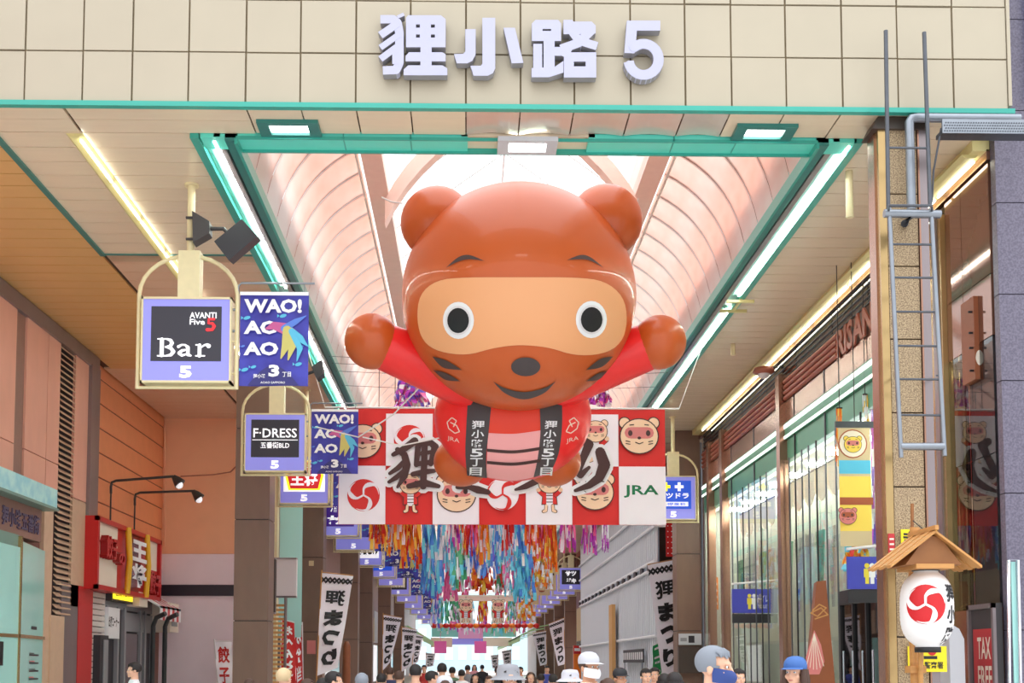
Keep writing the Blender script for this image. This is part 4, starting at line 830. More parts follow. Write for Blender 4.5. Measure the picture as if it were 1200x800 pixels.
for i, y in enumerate((73, 82, 92, 104)): column(('brown arcade column on the right behind the fenced site', 'second brown arcade column behind the fenced site', 'third brown arcade column behind the fenced site', 'most distant brown arcade column on the right')[i], 5.9, 6.6, y)
# notices on columns
b = B(); q = P(820, 745, 33.9); b.box(5.98, 6.62, 33.87, 33.95, 2.0, 2.32, 0); fr = Fr((0, 33.87, 0)); b.rect(fr, 6.25, 2.06, 6.42, 2.26, 1, .003); b.rect(fr, 6.02, 2.1, 6.2, 2.2, 2, .003)
obj('notice_plate', b, ['lightgrey', 'blackish', 'grey'], None, 'light grey notice plate fixed to the right brown column', 'notice')
obj('dark_box', B().box(5.95, 6.65, 33.75, 33.95, 1.2, 1.95), 'column_band', None, 'dark brown service box on the right column below the notice plate', 'box')
obj('notice_plate', B().box(-4.75, -4.5, 35.27, 35.3, 1.75, 2.15), 'mask_pink', None, 'small pink and white notice on the second left column', 'notice')
obj('notice_plate', B().box(-4.72, -4.58, 35.27, 35.3, 4.35, 4.5), 'tan', None, 'small tan plate high on the second left column', 'notice')
# ================================================================ right entrance column with ladder, pipe and platform
t = thing('entrance_column', 'tall pebble-faced entrance column with metal edges carrying the ladder', 'column', (5.28, 14.6, 0))
b = B(); b.box(5.04, 5.6, 14.2, 14.46, 0, 8.14); obj('core', b, 'column_band', t)
for i in range(9):
    z0 = .9 * i; obj('pebble_panel', B().box(5.10, 5.47, 14.13, 14.22, z0 + .012, min(z0 + .9, 8.1) - .006), 'stone_pebble', t)
obj('side_panel', B().box(4.98, 5.03, 14.22, 14.45, 0, 8.0), 'bronze', t); obj('edge_trim', B().box(5.0, 5.09, 14.12, 14.24, 0, 8.0), 'brass', t); obj('edge_trim', B().box(5.48, 5.5, 14.11, 14.24, 0, 8.1), 'bronze', t); obj('edge_trim', B().box(5.5, 5.6, 14.12, 14.24, 0, 8.1), 'grey_metal', t)
b = B(); b.hexa([(4.92, 14.08, 8.0), (5.62, 14.08, 8.0), (5.62, 14.5, 8.0), (4.92, 14.5, 8.0)], [(5.0, 14.1, 8.16), (5.6, 14.1, 8.16), (5.6, 14.5, 8.16), (5.0, 14.5, 8.16)]); obj('cap', b, 'column_band', t)
YL = 13.72
t = thing('wall_ladder', 'grey steel ladder fixed up the entrance column and past the cream fascia', 'ladder', P(1075, 530, YL))
A = lambda x, y, Y=YL: P(x, y, Y)
obj('upper_rail', B().tube([A(1038, 36), A(1041, 246)], .026, 8), 'steel_dark', t); obj('upper_rail', B().tube([A(1083, 38), A(1090, 240)], .026, 8), 'steel_dark', t)
obj('lower_rail', B().tube([A(1042, 244), A(1056, 536)], .028, 8), 'steel', t); obj('lower_rail', B().tube([A(1091, 244), A(1107, 534)], .028, 8), 'steel', t)
for i, y in enumerate((173, 286, 325, 365, 405, 444, 486)):
    x0 = 1040 + max(0, (y - 244)) * .048; x1 = (1086 if y < 240 else 1091 + (y - 244) * .055)
    obj('rung', B().tube([A(x0, y), A(x1, y + .5)], .014, 6), 'steel_dark', t)
obj('foot_bar', B().tube([A(1055, 523), A(1106, 523)], .045, 8), 'steel', t); obj('cross_pipe', B().tube([A(1036, 250), A(1102, 251)], .05, 10), 'steel', t)
b = B(); b.tube([A(1041, 249), A(1042, 241, 13.6), A(1092, 241, 13.6), A(1092, 249)], .02, 6); obj('hoop', b, 'steel_dark', t)
for x, y in ((1050, 440), (1098, 440)): obj('stand_off', B().tube([A(x, y), A(x, y, 14.15)], .012, 6), 'steel_dark', t)
obj('anchor_pipe', B().tube([A(1072, 250), A(1060, 262), A(1060, 262, 14.15)], .045, 10), 'steel_dark', t)
b = B(); Y = 13.95; b.tube([P(1195, 139, Y), P(1075, 138, Y), P(1068, 139, Y), P(1065.5, 143, Y), P(1066, 160, Y), P(1068, 246, Y)], .055, 12)
obj('conduit_pipe', b, 'steel', None, 'thick grey pipe running along the soffit and down the entrance column', 'pipe')
t = thing('service_platform', 'grey checker-plate platform projecting right of the entrance column', 'platform', P(1150, 165, 13.9))
p0, p1 = P(1098, 163, 13.75), P(1215, 163, 13.75)
obj('deck', B().box(p0.x, p1.x, 13.6, 13.78, p0.z, p0.z + .05), 'steel_dark', t)
b = B(); b.box(p0.x, p1.x, 13.58, 13.61, p0.z, p0.z + .17); obj('edge_plate', b, 'steel', t)
src = None
for i in range(40):
    for r_ in range(4):
        q = (p0.x + .02 + i * .03 + (r_ % 2) * .015, p0.z + .02 + r_ * .033)
        if src is None: src = B()
        src.box(q[0], q[0] + .014, 13.572, 13.58, q[1], q[1] + .012)
o = obj('tread_bumps', src, 'steel_dark', t); o['kind'] = 'stuff'
obj('brace', B().tube([P(1103, 150, 13.65), P(1094, 200, 13.8), P(1092, 238, 13.9)], .012, 6), 'steel_dark', t)
# ================================================================ lantern on its post
YN = 13.2
lp0 = P(1086, 712, YN); kx = (P(1087, 712, YN) - lp0).length
lt = thing('paper_lantern', 'big white paper lantern with a red three-comma crest and black brush writing', 'lantern', lp0 + Vector((0, 0, -.45)))
prof = []
zt, zb = P(1086, 668, YN).z, P(1086, 759, YN).z
for i in range(37):
    t_ = i / 36; z = zb + (zt - zb) * t_; r = .285 * (1 - abs(2 * t_ - 1) ** 3.2) ** .5 if 0 < t_ < 1 else .1
    prof.append((max(r, .13) * (1 + .008 * (i % 2)), z))
lc = Vector((lp0.x, YN, 0))
obj('paper_body', B().lathe(lc, prof, 40), 'paper', lt)
b = B(); b.lathe(lc, [(.02, zt + .06), (.15, zt + .06), (.15, zt - .01), (.02, zt - .01)], 20); obj('top_ring', b, 'black', lt); b = B(); b.lathe(lc, [(.02, zb - .05), (.14, zb - .05), (.14, zb + .01), (.02, zb + .01)], 20); obj('bottom_ring', b, 'black', lt)
def onlan(b, verts2, faces, m, off, a0):   # wrap flat print round the lantern: x metres along the girth from angle a0
    o = []
    for x, z in verts2:
        t_ = (z - zb) / (zt - zb); r = max(.285 * max(0, 1 - abs(2 * t_ - 1) ** 3.2) ** .5, .13) + off; an = a0 + x / .285
        o.append(lc + Vector((r * math.sin(an), -r * math.cos(an), z)))
    b.add(o, faces, m)
tb = B(); tomoe(tb, Fr((0, 0, 0)), 0, 0, .218, 0, 1, 0)
zc_ = P(1083, 709, YN).z
va = math.atan2(-lc.x, YN)
for m, nm in ((0, 'crest'), (1, 'crest_gap')):
    b = B(); off = .006 if m == 0 else .011
    for f, mi in zip(tb.f, tb.m):
        if mi != m: continue
        pts = [(tb.v[i].x, tb.v[i].z) for i in f]; c = (sum(p[0] for p in pts) / len(pts), sum(p[1] for p in pts) / len(pts))
        vs = [c]; n = len(pts)
        K = 8 if m == 0 else 1
        for k in range(1, K + 1): vs += [(c[0] + (x - c[0]) * k / K, c[1] + (y - c[1]) * k / K) for x, y in pts]
        fs = [(0, 1 + i, 1 + (i + 1) % n) for i in range(n)] + [(1 + k * n + i, 1 + (k + 1) * n + i, 1 + (k + 1) * n + (i + 1) % n, 1 + k * n + (i + 1) % n) for k in range(K - 1) for i in range(n)]
        onlan(b, [(x - .01, y + zc_) for x, y in vs], fs, 0, off, va)
    obj(nm, b, 'crest_red' if m == 0 else 'paper', lt)
b = B()
for i, ch in enumerate('狸小路'):
    vs, fs, _ = glyphs(ch, .03, 2); zz0 = zt - .13 - (i + 1) * .235
    onlan(b, [(.225 + .17 * x, zz0 + .2 * y) for x, y in vs], fs, 0, .008, va)
obj('brush_lettering', b, 'black', lt)
t = thing('lantern_stand', 'wooden post with a small slatted gable roof sheltering the white lantern', 'stand', (lc.x, YN + .12, 0))
obj('post', B().tube([(lc.x + .0, YN + .36, 0), (lc.x - .02, YN + .36, 2.2), P(1072, 618, YN + .36)], .055, 10), 'wood', t)
obj('peg', B().tube([P(1069, 625, YN + .36), P(1069, 590, YN + .36)], .02, 8), 'wood_dark', t)
zr = P(1081, 628, YN).z; ze = P(1081, 668, YN).z
hw = .5
for s in (-1, 1):
    for i in range(6):
        y0 = YN - .36 + i * .125
        o_ = .012 * (i % 2)
        obj('roof_slat', B().hexa([(lc.x - .02, y0, zr + o_), (lc.x - .02, y0 + .12, zr + o_), (lc.x - .02, y0 + .12, zr + .03 + o_), (lc.x - .02, y0, zr + .03 + o_)], [(lc.x - .02 + s * hw, y0, ze + o_), (lc.x - .02 + s * hw, y0 + .12, ze + o_), (lc.x - .02 + s * hw, y0 + .12, ze + .03 + o_), (lc.x - .02 + s * hw, y0, ze + .03 + o_)]), 'wood', t)
b = B(); b.hexa([(lc.x - .33, YN - .28, ze + .04), (lc.x + .29, YN - .28, ze + .04), (lc.x + .05, YN - .28, zr - .03), (lc.x - .09, YN - .28, zr - .03)], [(lc.x - .33, YN + .3, ze + .04), (lc.x + .29, YN + .3, ze + .04), (lc.x + .05, YN + .3, zr - .03), (lc.x - .09, YN + .3, zr - .03)]); obj('gable_board', b, 'wood_dark', t)
b = B(); b.box(lc.x - .22, lc.x + .2, YN - .3, YN + .3, ze, ze + .05); b.box(lc.x - .04, lc.x, YN - .4, YN + .42, zr + .03, zr + .08); obj('frame_bar', b, 'wood', t)
b = B(); b.tube([(lc.x, YN + .34, .2), (lc.x, YN + .2, zb - .02)], .03, 6); b.box(lc.x - .1, lc.x + .08, YN + .26, YN + .44, zb - .28, zb - .2); obj('foot_brace', b, 'wood', t)
obj('tie_wire', B().tube([P(1070, 610, YN + .3), P(1088, 625, YN), P(1104, 640, YN + .3)], .006, 5), 'wire', t)
# yellow notices on the column
for lab, x0, y0, x1, y1, rows in (('yellow notice behind the lantern roof on the entrance column', 1056, 620, 1099, 662, [('き安', .9, .5), ]), ('yellow police notice under the lantern on the entrance column', 1064, 757, 1110, 787, [('中央警察署', .86, .4)])):
    a, c = P(x0, y0, 14.08), P(x1, y1, 14.08); t = thing('notice_board', lab, 'notice', ((a.x + c.x) / 2, 14.08, c.z)); obj('board', B().box(a.x, c.x, 14.08, 14.1, c.z, a.z), 'yellow_sign', t)
    fr = Fr((a.x, 14.078, c.z)); w, h = c.x - a.x, a.z - c.z; b = B()
    if h > .4: b.text(fr, 'き', .05 * w, h * .55, .16, .17, 0, .002, .03); b.rect(fr, .6 * w, h * .6, .95 * w, h * .95, 1, .002); b.text(fr, '安', .64 * w, h * .63, .25 * w, h * .28, 2, .004, .02)
    else: b.text(fr, '中央警察署', .1 * w, h * .12, .8 * w, h * .28, 0, .002, .015); b.rect(fr, .4 * w, h * .5, .75 * w, h * .62, 0, .002); b.disc(fr, .62 * w, h * .8, .05, None, 1, .002)
    obj('lettering', b, ['black', 'signred', 'yellow_sign'], t)
# ================================================================ things along the right shops
t = thing('vertical_sign', 'narrow red-brown vertical sign box projecting from the polished wall by the granite pier', 'shop sign', P(1142, 450, 15.4))
a, c = P(1133, 352, 15.4), P(1152, 448, 15.4)
obj('box_body', B().box(a.x, a.x + .16, 15.2, 15.6, c.z, a.z), 'brown_board', t); obj('box_side', B().box(a.x + .16, a.x + .2, 15.21, 15.62, c.z + .03, a.z - .0), 'column_brown', t)
for z in (.12, .42, .62, .9): obj('bolt', B().tube([(a.x - .05, 15.25, c.z + z), (a.x, 15.25, c.z + z)], .015, 6), 'black', t)
b = B(); b.disc(Fr((a.x + .06, 15.2, c.z + .28)), 0, 0, .05, .1, 0, .003); obj('emblem', b, 'ivory', t)
t = thing('dome_camera', 'small red-brown dome lamp under the head strip of the right shop wall', 'lamp', PX(895, 440, 6.5)); c = PX(895, 437, 6.35)
b = B(); b.lathe(c, [(.0, .12), (.2, .11), (.24, .02), (.18, -.02), (0, -.02)], 18); obj('housing', b, 'pipe_red', t); b = B(); b.sph(c + Vector((0, 0, -.02)), (.13, .13, .1), 14, 8); obj('dome', b, 'offwhite', t); obj('bracket', B().tube([c + Vector((0, 0, .1)), c + Vector((.3, 0, .14))], .03, 6), 'steel_dark', t)
# valances and decorations inside the glass
def valance(lab, x0, x1, px, py0, py1, X):
    p, q = PX(px, py0, X), PX(px, py1, X); y1 = PX(x0, 570, X).y; y0 = PX(x1, 570, X).y; b = B(); n = 5
    t = thing('valance', lab, 'curtain', (X, (y0 + y1) / 2, q.z), 'cream valances behind the shop glass')
    for i in range(n):
        ya, yb = y0 + (y1 - y0) * i / n, y0 + (y1 - y0) * (i + 1) / n
        bb = B(); pts = [(ya, p.z), (yb, p.z)] + [(yb + (ya - yb) * k / 8, q.z + .25 - .25 * math.sin(math.pi * k / 8)) for k in range(9)]
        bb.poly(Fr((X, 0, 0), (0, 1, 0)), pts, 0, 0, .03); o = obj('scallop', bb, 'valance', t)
    b = B(); b.tube([(X + .02, y0, p.z), (X + .02, y1, p.z)], .02, 6); b.tube([(X + .02, (y0 + y1) / 2, p.z), (X + .02, (y0 + y1) / 2, 5.74)], .01, 5); obj('rail', b, 'steel', t)
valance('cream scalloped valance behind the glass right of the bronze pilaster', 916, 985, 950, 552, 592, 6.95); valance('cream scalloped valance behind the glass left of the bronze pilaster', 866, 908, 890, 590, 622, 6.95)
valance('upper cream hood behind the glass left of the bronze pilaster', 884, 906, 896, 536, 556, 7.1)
t = thing('display_hanging', 'row of silver and green kite-shaped hangings below the valances behind the shop glass', 'hanging', (7.2, 26, 3.3))
for i in range(11):
    yy = 23.2 + i * .8; m = ('silver', 'green_band', 'lightgrey')[i % 3]; b = B(); b.hexa([(7.2, yy + .25, 2.6), (7.2, yy + .30, 2.6), (7.24, yy + .30, 2.6), (7.24, yy + .25, 2.6)], [(7.2, yy, 4.2), (7.2, yy + .55, 4.2), (7.24, yy + .55, 4.2), (7.24, yy, 4.2)]); b.tube([(7.22, yy + .27, 4.2), (7.22, yy + .27, 5.74)], .008, 5)
    obj('kite', b, m, t)
YD_ = 19.35
t = thing('reflection_banner', 'yellow and blue bear banner standing in for a reflection beside the entrance column', 'banner', P(1005, 600, YD_))  # banner added in place of the arcade mirrored in the glass
fr = Fr((0, YD_, 0)); w_ = lambda x, y: (P(x, y, YD_).x, P(x, y, YD_).z)
a, c = w_(982, 498), w_(1022, 640); b = B(); b.rect(fr, a[0], c[1], c[0], a[1], 0, 0, .01); obj('cloth', b, 'tan', t)
b = B(); q = w_(982, 556); q2 = w_(1022, 575); b.rect(fr, a[0], w_(0, 620)[1], c[0], w_(0, 555)[1], 0, .012); b.rect(fr, a[0], w_(0, 552)[1], c[0], w_(0, 536)[1], 1, .012); b.rect(fr, a[0], w_(0, 589)[1], w_(1010, 0)[0], w_(0, 580)[1], 2, .016)
b.disc(fr, *w_(999, 520), .24, None, 2, .014); b.disc(fr, *w_(999, 520), .22, None, 6, .016); bearface(b, fr, *w_(999, 521), .14, (0, 3, 4, 5), .018); bearface(b, fr, *w_(993, 605), .14, (4, 3, 2, 5), .018)
obj('print', b, ['bear_yellow', 'fish_cyan', 'bear_brown', 'outline', 'mask_pink', 'ink_brown', 'ivory'], t)
# blue restroom signs
def toilet(lab, x0, x1, y0, y1, Y):
    a, c = P(x0, y0, Y), P(x1, y1, Y); w, h = c.x - a.x, a.z - c.z
    t = thing('restroom_sign', lab, 'sign', ((a.x + c.x) / 2, Y, c.z)); obj('board', B().box(a.x, c.x, Y, Y + .06, c.z, a.z), 'toilet_blue', t); fr = Fr((a.x, Y - .002, c.z)); b = B()
    for i, m in ((0, 0), (1, 1)):
        x = w * (.45 + .12 * i); b.disc(fr, x, h * .72, h * .08, None, m, .002); b.rect(fr, x - h * .1, h * .36, x + h * .1, h * .63, m, .002); b.rect(fr, x - h * .06, h * .16, x + h * .06, h * .36, m, .002)
    obj('pictogram', b, ['pict_yellow', 'white'], t); b = B(); b.text(fr, 'トイレ', w * .66, h * .45, w * .3, h * .3, 0, .004, .03); b.text(fr, 'TOILET', w * .66, h * .2, w * .3, h * .14, 0, .004, .02); obj('lettering', b, 'white', t)
    obj('bracket', B().tube([(a.x, Y + .03, a.z + .12), (c.x + .3, Y + .03, a.z + .22)], .025, 6), 'offwhite', t)
    obj('lower_board', B().box(a.x, c.x, Y, Y + .05, c.z - h * .42, c.z - .02), 'blackish', t)
toilet('blue restroom sign with yellow and white figures beside the entrance column', 993, 1044, 652, 690, 18.4)
toilet('second blue restroom sign standing in for a reflection along the glass storefront', 858, 903, 690, 718, 27.6)  # this sign is added where the glass only reflects a blue one
t = thing('sail_sign', 'tall tapering brown signboard with a gold scroll standing before the shop glass', 'signboard', P(960, 790, 18.6) * 1)
Y = 18.6; q = [P(x, y, Y) for x, y in ((937, 860), (986, 860), (968, 680), (957, 681))]
t.location.z = 0; ROOT[t.name] = Vector(t.location)
q[0].z = q[1].z = 0; b = B(); b.hexa(q, [v + Vector((.1, .5, 0)) for v in q]); obj('board', b, 'brown_board', t)
b = B(); fr = Fr((0, Y - .004, 0)); g = lambda x, y: (P(x, y, Y).x, P(x, y, Y).z)
b.stroke(fr, [g(*p) for p in ((952, 715), (960, 708), (968, 712), (958, 722), (950, 718), (962, 712), (970, 720), (955, 725))], .02, 0, .002); obj('gold_scroll', b, 'wood', t)
b = B(); b.poly(fr, [g(*p) for p in ((954, 738), (962, 755), (966, 775), (960, 790), (948, 790), (944, 770))], 0, .002); obj('feather_print', b, 'mask_pink', t)
b = B()
for k in range(6): b.stroke(fr, [g(954, 742), g(945 + k * 4, 785 - abs(k - 2.5) * 2)], .01, 0, .004)
obj('feather_line', b, 'ivory', t)
# storefront doors, tax free frame, white box, handles
b = B()
FX = Fr((6.62, 0, 0), (0, -1, 0))
t = thing('shop_door', 'black framed glass door below the restroom sign', 'door', (6.6, 18.6, 0))
y0, y1 = yr(1040, 760), yr(992, 760)
for yy in (y0, (y0 * 2 + y1) / 3, (y0 + 2 * y1) / 3, y1): obj('stile', B().box(6.54, 6.64, yy - .03, yy + .03, 0, 2.55), 'black', t)
obj('head_rail', B().box(6.54, 6.64, y0, y1, 2.5, 2.75), 'black', t); obj('pane', B().box(6.58, 6.6, y0, y1, .1, 2.5), 'dark_glass', t)
for i in range(4): obj('handle', B().tube([(6.5, y0 + .25 + i * .5, .9), (6.5, y0 + .25 + i * .5, 1.7)], .02, 6), 'silver', t)
t = thing('tax_free_panel', 'red tax free poster in a steel frame on the polished wall', 'poster', (6.6, 15.8, .6))
y0, y1 = PX(1168, 750, 6.55).y, PX(1137, 750, 6.55).y; za, zb2 = PX(1150, 708, 6.55).z, .5
fr = Fr((6.55, y1, zb2), (0, -1, 0)); w, h = y1 - y0, za - zb2
b = B(); b.fbox(fr, 0, w, 0, h, -.08, 0); obj('backing', b, 'charcoal', t)
b = B(); b.fbox(fr, 0, .07 * w, 0, h, 0, .04); b.fbox(fr, w * .93, w, 0, h, 0, .04); b.fbox(fr, 0, w, h - .06, h, 0, .04); obj('frame', b, 'grey_metal', t)
b = B(); b.rect(fr, w * .14, .02, w * .88, h * .82, 0, .006); obj('poster', b, 'taxred', t)
b = B(); b.text(fr, 'TAX', w * .3, h * .60, w * .5, h * .16, 0, .01, .02); b.text(fr, 'FREE', w * .3, h * .38, w * .52, h * .17, 0, .01, .02); b.rect(fr, w * .4, h * .25, w * .66, h * .28, 0, .01); obj('lettering', b, 'ivory', t)
b = B(); a, c = P(1112, 732, 15.0), P(1133, 860, 15.0); pts = [(a.x, .1), (c.x, .1), (c.x, a.z - .18), (c.x - .06, a.z - .05), (c.x - .14, a.z), (a.x, a.z)]; b.poly(Fr((0, 15.0, 0)), pts, 0, -.4, .4)
obj('utility_cabinet', b, 'lightgrey', None, 'light grey rounded utility cabinet beside the lantern', 'cabinet')
t = thing('door_handle_frame', 'tall steel pull handle frame at the granite pier', 'handle', P(1188, 770, 14.5)); b = B(); b.tube([P(1183, 800, 14.5), P(1182, 656, 14.5), P(1193, 656, 14.5), P(1196, 800, 14.5)], .022, 8); obj('bar', b, 'silver', t); b = B(); a, c = P(1184, 658, 14.55), P(1194, 800, 14.55); b.box(a.x, c.x, 14.54, 14.56, c.z, a.z); obj('plate', b, 'aqua_glass', t)
for lab, x0, x1, ya, yb, Y, m in (('small red and white notice stuck on the brass edge of the entrance column', 1041, 1049, 625, 655, 14.1, 'taxred'), ('orange and yellow poster on the shop wall behind the right column', 832, 842, 676, 714, 33, 'foil_orange')):
    a, c = P(x0, ya, Y), P(x1, yb, Y); t = thing('small_poster', lab, 'poster', ((a.x + c.x) / 2, Y, c.z)); obj('sheet', B().box(a.x, c.x, Y, Y + .015, c.z, a.z), m, t); b = B(); fr = Fr((a.x, Y - .002, c.z))
    for k in range(4): b.rect(fr, .15 * (c.x - a.x), (a.z - c.z) * (.15 + .2 * k), .85 * (c.x - a.x), (a.z - c.z) * (.22 + .2 * k), 0, .002)
    obj('printed_lines', b, 'ivory', t)
a = P(823, 740, 34.6); obj('drain_pipe', B().tube([(P(823, 740, 34.6).x, 34.7, 0), (P(823, 740, 34.6).x, 34.7, 8.1)], .08, 10), 'steel', None, 'tall grey pipe between the right column and the glass storefront', 'pipe')
b = B(); a = P(979, 497, 19.0); b.box(a.x, 6.66, 19.0, 19.05, a.z - .05, a.z + .05); obj('steel_arm', b, 'steel_dark', None, 'dark steel arm projecting from the storefront beside the entrance column', 'bracket')
# ================================================================ restaurant on the left
XS = -7.95; FS = Fr((XS, 0, 0), (0, 1, 0))
sY = lambda px: PX(px, 650, XS).y
ya, yb = sY(110), sY(186); za, zb3 = PX(112, 604, XS).z, PX(112, 690, XS).z
rs = thing('restaurant_sign', 'large red restaurant sign box with silver raised characters and two yellow posts', 'shop sign', (XS, (ya + yb) / 2, zb3))
b = B(); b.box(-8.33, XS, ya, yb, zb3, za); obj('red_box', b, 'signred', rs)
b = B()
for u0, u1, v0, v1 in ((ya, yb, za - .1, za), (ya, yb, zb3, zb3 + .1), (ya, ya + .12, zb3, za), (yb - .12, yb, zb3, za)): b.fbox(FS, u0, u1, v0, v1, 0, .08)
obj('rim', b, 'signred', rs)
for q in ((115, .1, 137), (171, .75, 183.5)): b = B(); b.rect(FS, sY(q[0]), zb3 + q[1], sY(q[2]), za - .1, 0, .006); obj('ivory_panel', b, 'ivory', rs)
b = B(); b.rect(FS, sY(147), zb3 + .1, sY(163), za - .1, 0, .006); obj('centre_panel', b, 'signred_dark', rs)
for px in (144.5, 167):
    b = B(); y = sY(px); zz = [zb3 + .02, zb3 + .5, (za + zb3) / 2, za - .5, za - .02]; b.tube([(XS + .10 + (.05 if i == 2 else .03 if i in (1, 3) else 0), y, z) for i, z in enumerate(zz)], .07, 10); obj('yellow_post', b, 'yellow_post', rs)
b = B(); y0, y1 = sY(116), sY(139); H = za - zb3
b.text(FS, '餃子', y0, zb3 + H * .44, (y1 - y0) * .62, H * .32, 0, .01, .03, .16, ms=1); b.text(FS, 'の', y0 + (y1 - y0) * .64, zb3 + H * .40, (y1 - y0) * .36, H * .18, 0, .01, .04, .16, ms=1); obj('red_lettering', b, ['signred', 'signred_dark'], rs)
b = B(); y0, y1 = sY(147.5), sY(165); b.text(FS, '王', y0, zb3 + H * .52, y1 - y0, H * .32, 0, .01, .05, .14, ms=1); b.text(FS, '将', y0, zb3 + H * .13, y1 - y0, H * .36, 0, .01, .05, .14, ms=1); obj('silver_lettering', b, ['white', 'silver'], rs)
b = B(); b.text(FS, '餃子', sY(170.5), zb3 + .12, sY(184) - sY(170.5), .55, 0, .01, .04, .12, ms=1); obj('red_lettering', b, ['signred', 'signred_dark'], rs)
# shopfront under the sign
sf = thing('restaurant', 'restaurant front with ribbed white tiles, grey door frames and a red striped awning', 'shopfront', (-8.2, 28.5, 0))
XF = -8.22; rY = lambda px: PX(px, 740, XF).y
y0, y1 = 26.06, rY(121); n = 24; s0 = None
for i in range(n):
    h = zb3 / n
    if s0 is None: s0 = obj('tile_course', B().box(-8.34, XF + .03, y0, y1, 0, h - .02), 'white_tile', sf)
    else: inst(s0, 'tile_course', sf, (0, 0, i * h))
obj('side_tiles', B().box(-8.34, XF + .06, y0 - .03, y0 + .02, 0, zb3), 'white_tile', sf)
obj('lintel', B().box(-8.34, XF + .0, y1, 31.4, 2.75, zb3), 'grey', sf); obj('door_dark', B().box(-8.34, XF - .05, y1, 31.4, 0, 2.75), 'blackish', sf)
for px in (123, 136, 144, 163, 168, 178): obj('door_frame', B().box(-8.3, XF + .04, rY(px), rY(px) + .14, 0, 2.8), 'grey', sf)
a = rY(146); obj('door_pane', B().box(-8.3, XF, rY(146) + .1, rY(162), .1, 2.2), 'dark_glass', sf); obj('door_panel', B().box(-8.3, XF + .01, rY(146) + .1, rY(178), 2.25, 2.7), 'grey', sf); obj('menu_board', B().box(-8.3, XF + .18, rY(108), rY(118), 0, 2.1), 'blackish', sf)
obj('menu_face', B().box(XF + .18, XF + .2, rY(112), rY(117), .3, 2.0), 'grey', sf)
obj('lit_sign', B().box(-8.3, XF + .16, rY(124), rY(147), 2.95, 3.3), 'yellow_lit', sf); b = B(); b.text(Fr((XF + .165, 0, 0), (0, 1, 0)), '営業中24時', rY(126), 3.02, rY(145) - rY(126), .2, 0, 0, .02); obj('lettering', b, 'blackish', sf); obj('sign_rim', B().box(-8.3, XF + .14, rY(123), rY(148), 2.9, 3.36), 'charcoal', sf)
obj('white_notice', B().box(-8.3, XF + .1, rY(121.5), rY(135), 2.05, 2.75), 'white', sf); b = B(); b.text(Fr((XF + .102, 0, 0), (0, 1, 0)), '出張コーナー', rY(122), 2.3, rY(134) - rY(122), .25, 0, 0, .03); obj('lettering', b, 'blackish', sf)
obj('cream_hood', B().box(-8.3, XF + .3, rY(148), rY(158), 2.85, 3.2), 'ivory', sf)
ys0, ys1 = rY(158), rY(184)
for i in range(9):
    u0, u1 = ys0 + (ys1 - ys0) * i / 9, ys0 + (ys1 - ys0) * (i + 1) / 9
    obj('awning_stripe', B().hexa([(-8.3, u0, 3.25), (-8.3, u1, 3.25), (-8.3, u1, 3.3), (-8.3, u0, 3.3)], [(-7.6, u0, 2.85), (-7.6, u1, 2.85), (-7.6, u1, 2.9), (-7.6, u0, 2.9)]), 'signred' if i % 2 else 'white', sf); obj('awning_drop', B().box(-7.62, -7.6, u0, u1, 2.55, 2.9), 'signred' if i % 2 else 'white', sf)
b = B(); c = PX(188, 735, -8.1); b.box(-8.33, -7.75, c.y - .4, c.y + .5, 2.3, 3.05, 0); b.box(-7.755, -7.74, c.y - .25, c.y + .35, 2.45, 2.9, 1)
obj('wall_unit', b, ['ivory', 'grey'], None, 'cream wall unit with a grey grille at the end of the restaurant front', 'wall unit')
for i, (px, py, tx, ty, lab) in enumerate(((130, 578, 203, 558, 'long-armed black wall lamp with a bright shade, nearer one above the red restaurant sign'), (158, 592, 226, 575, 'long-armed black wall lamp, farther one above the red restaurant sign'))):
    base = PX(px, py, -8.25); Yb = base.y; e = P(tx, ty, Yb)
    t = thing('arm_lamp', lab, 'wall lamp', base, 'arm lamps over the restaurant sign')
    top = P(px + 1, py - 13, Yb); obj('arm', B().tube([base, P(px, py - 8, Yb), top, P(px + 6, py - 15, Yb), e], .03, 8), 'lamp_grey', t); obj('base_rod', B().tube([base + Vector((0, 0, -.8)), base], .02, 6), 'lamp_grey', t)
    b = B(); b.tube([e, P(tx + 4, ty + 4, Yb), P(tx + 8, ty + 9, Yb)], [.05, .10, .14], 12); obj('shade', b, 'lamp_grey', t); obj('bulb', B().sph(P(tx + 7, ty + 9, Yb) + Vector((0, 0, -.02)), .09, 12, 8), 'white_lit', t)
obj('power_cable', B().tube([P(212, 558, 30.5), P(250, 556, 31.5), P(270, 553, 32.3), P(278, 545, 32.4)], .02, 6), 'pipe_red', None, 'thin cable sagging along the salmon wall to the column', 'cable')
for k, (px, lab) in enumerate(((176, 'bent dark lamp post at the end of the restaurant front, left one'), (190, 'bent dark lamp post at the end of the restaurant front, right one'))):
    q = P(px + 3, 760, 29.6 + .5 * k); obj('lamp_post', B().tube([(q.x, q.y, 0), (q.x, q.y, 2.4), (q.x + .1, q.y - .1, 2.6), (q.x + .35, q.y - .2, 2.7)], .06, 8), 'lamp_grey', None, lab, 'lamp post')
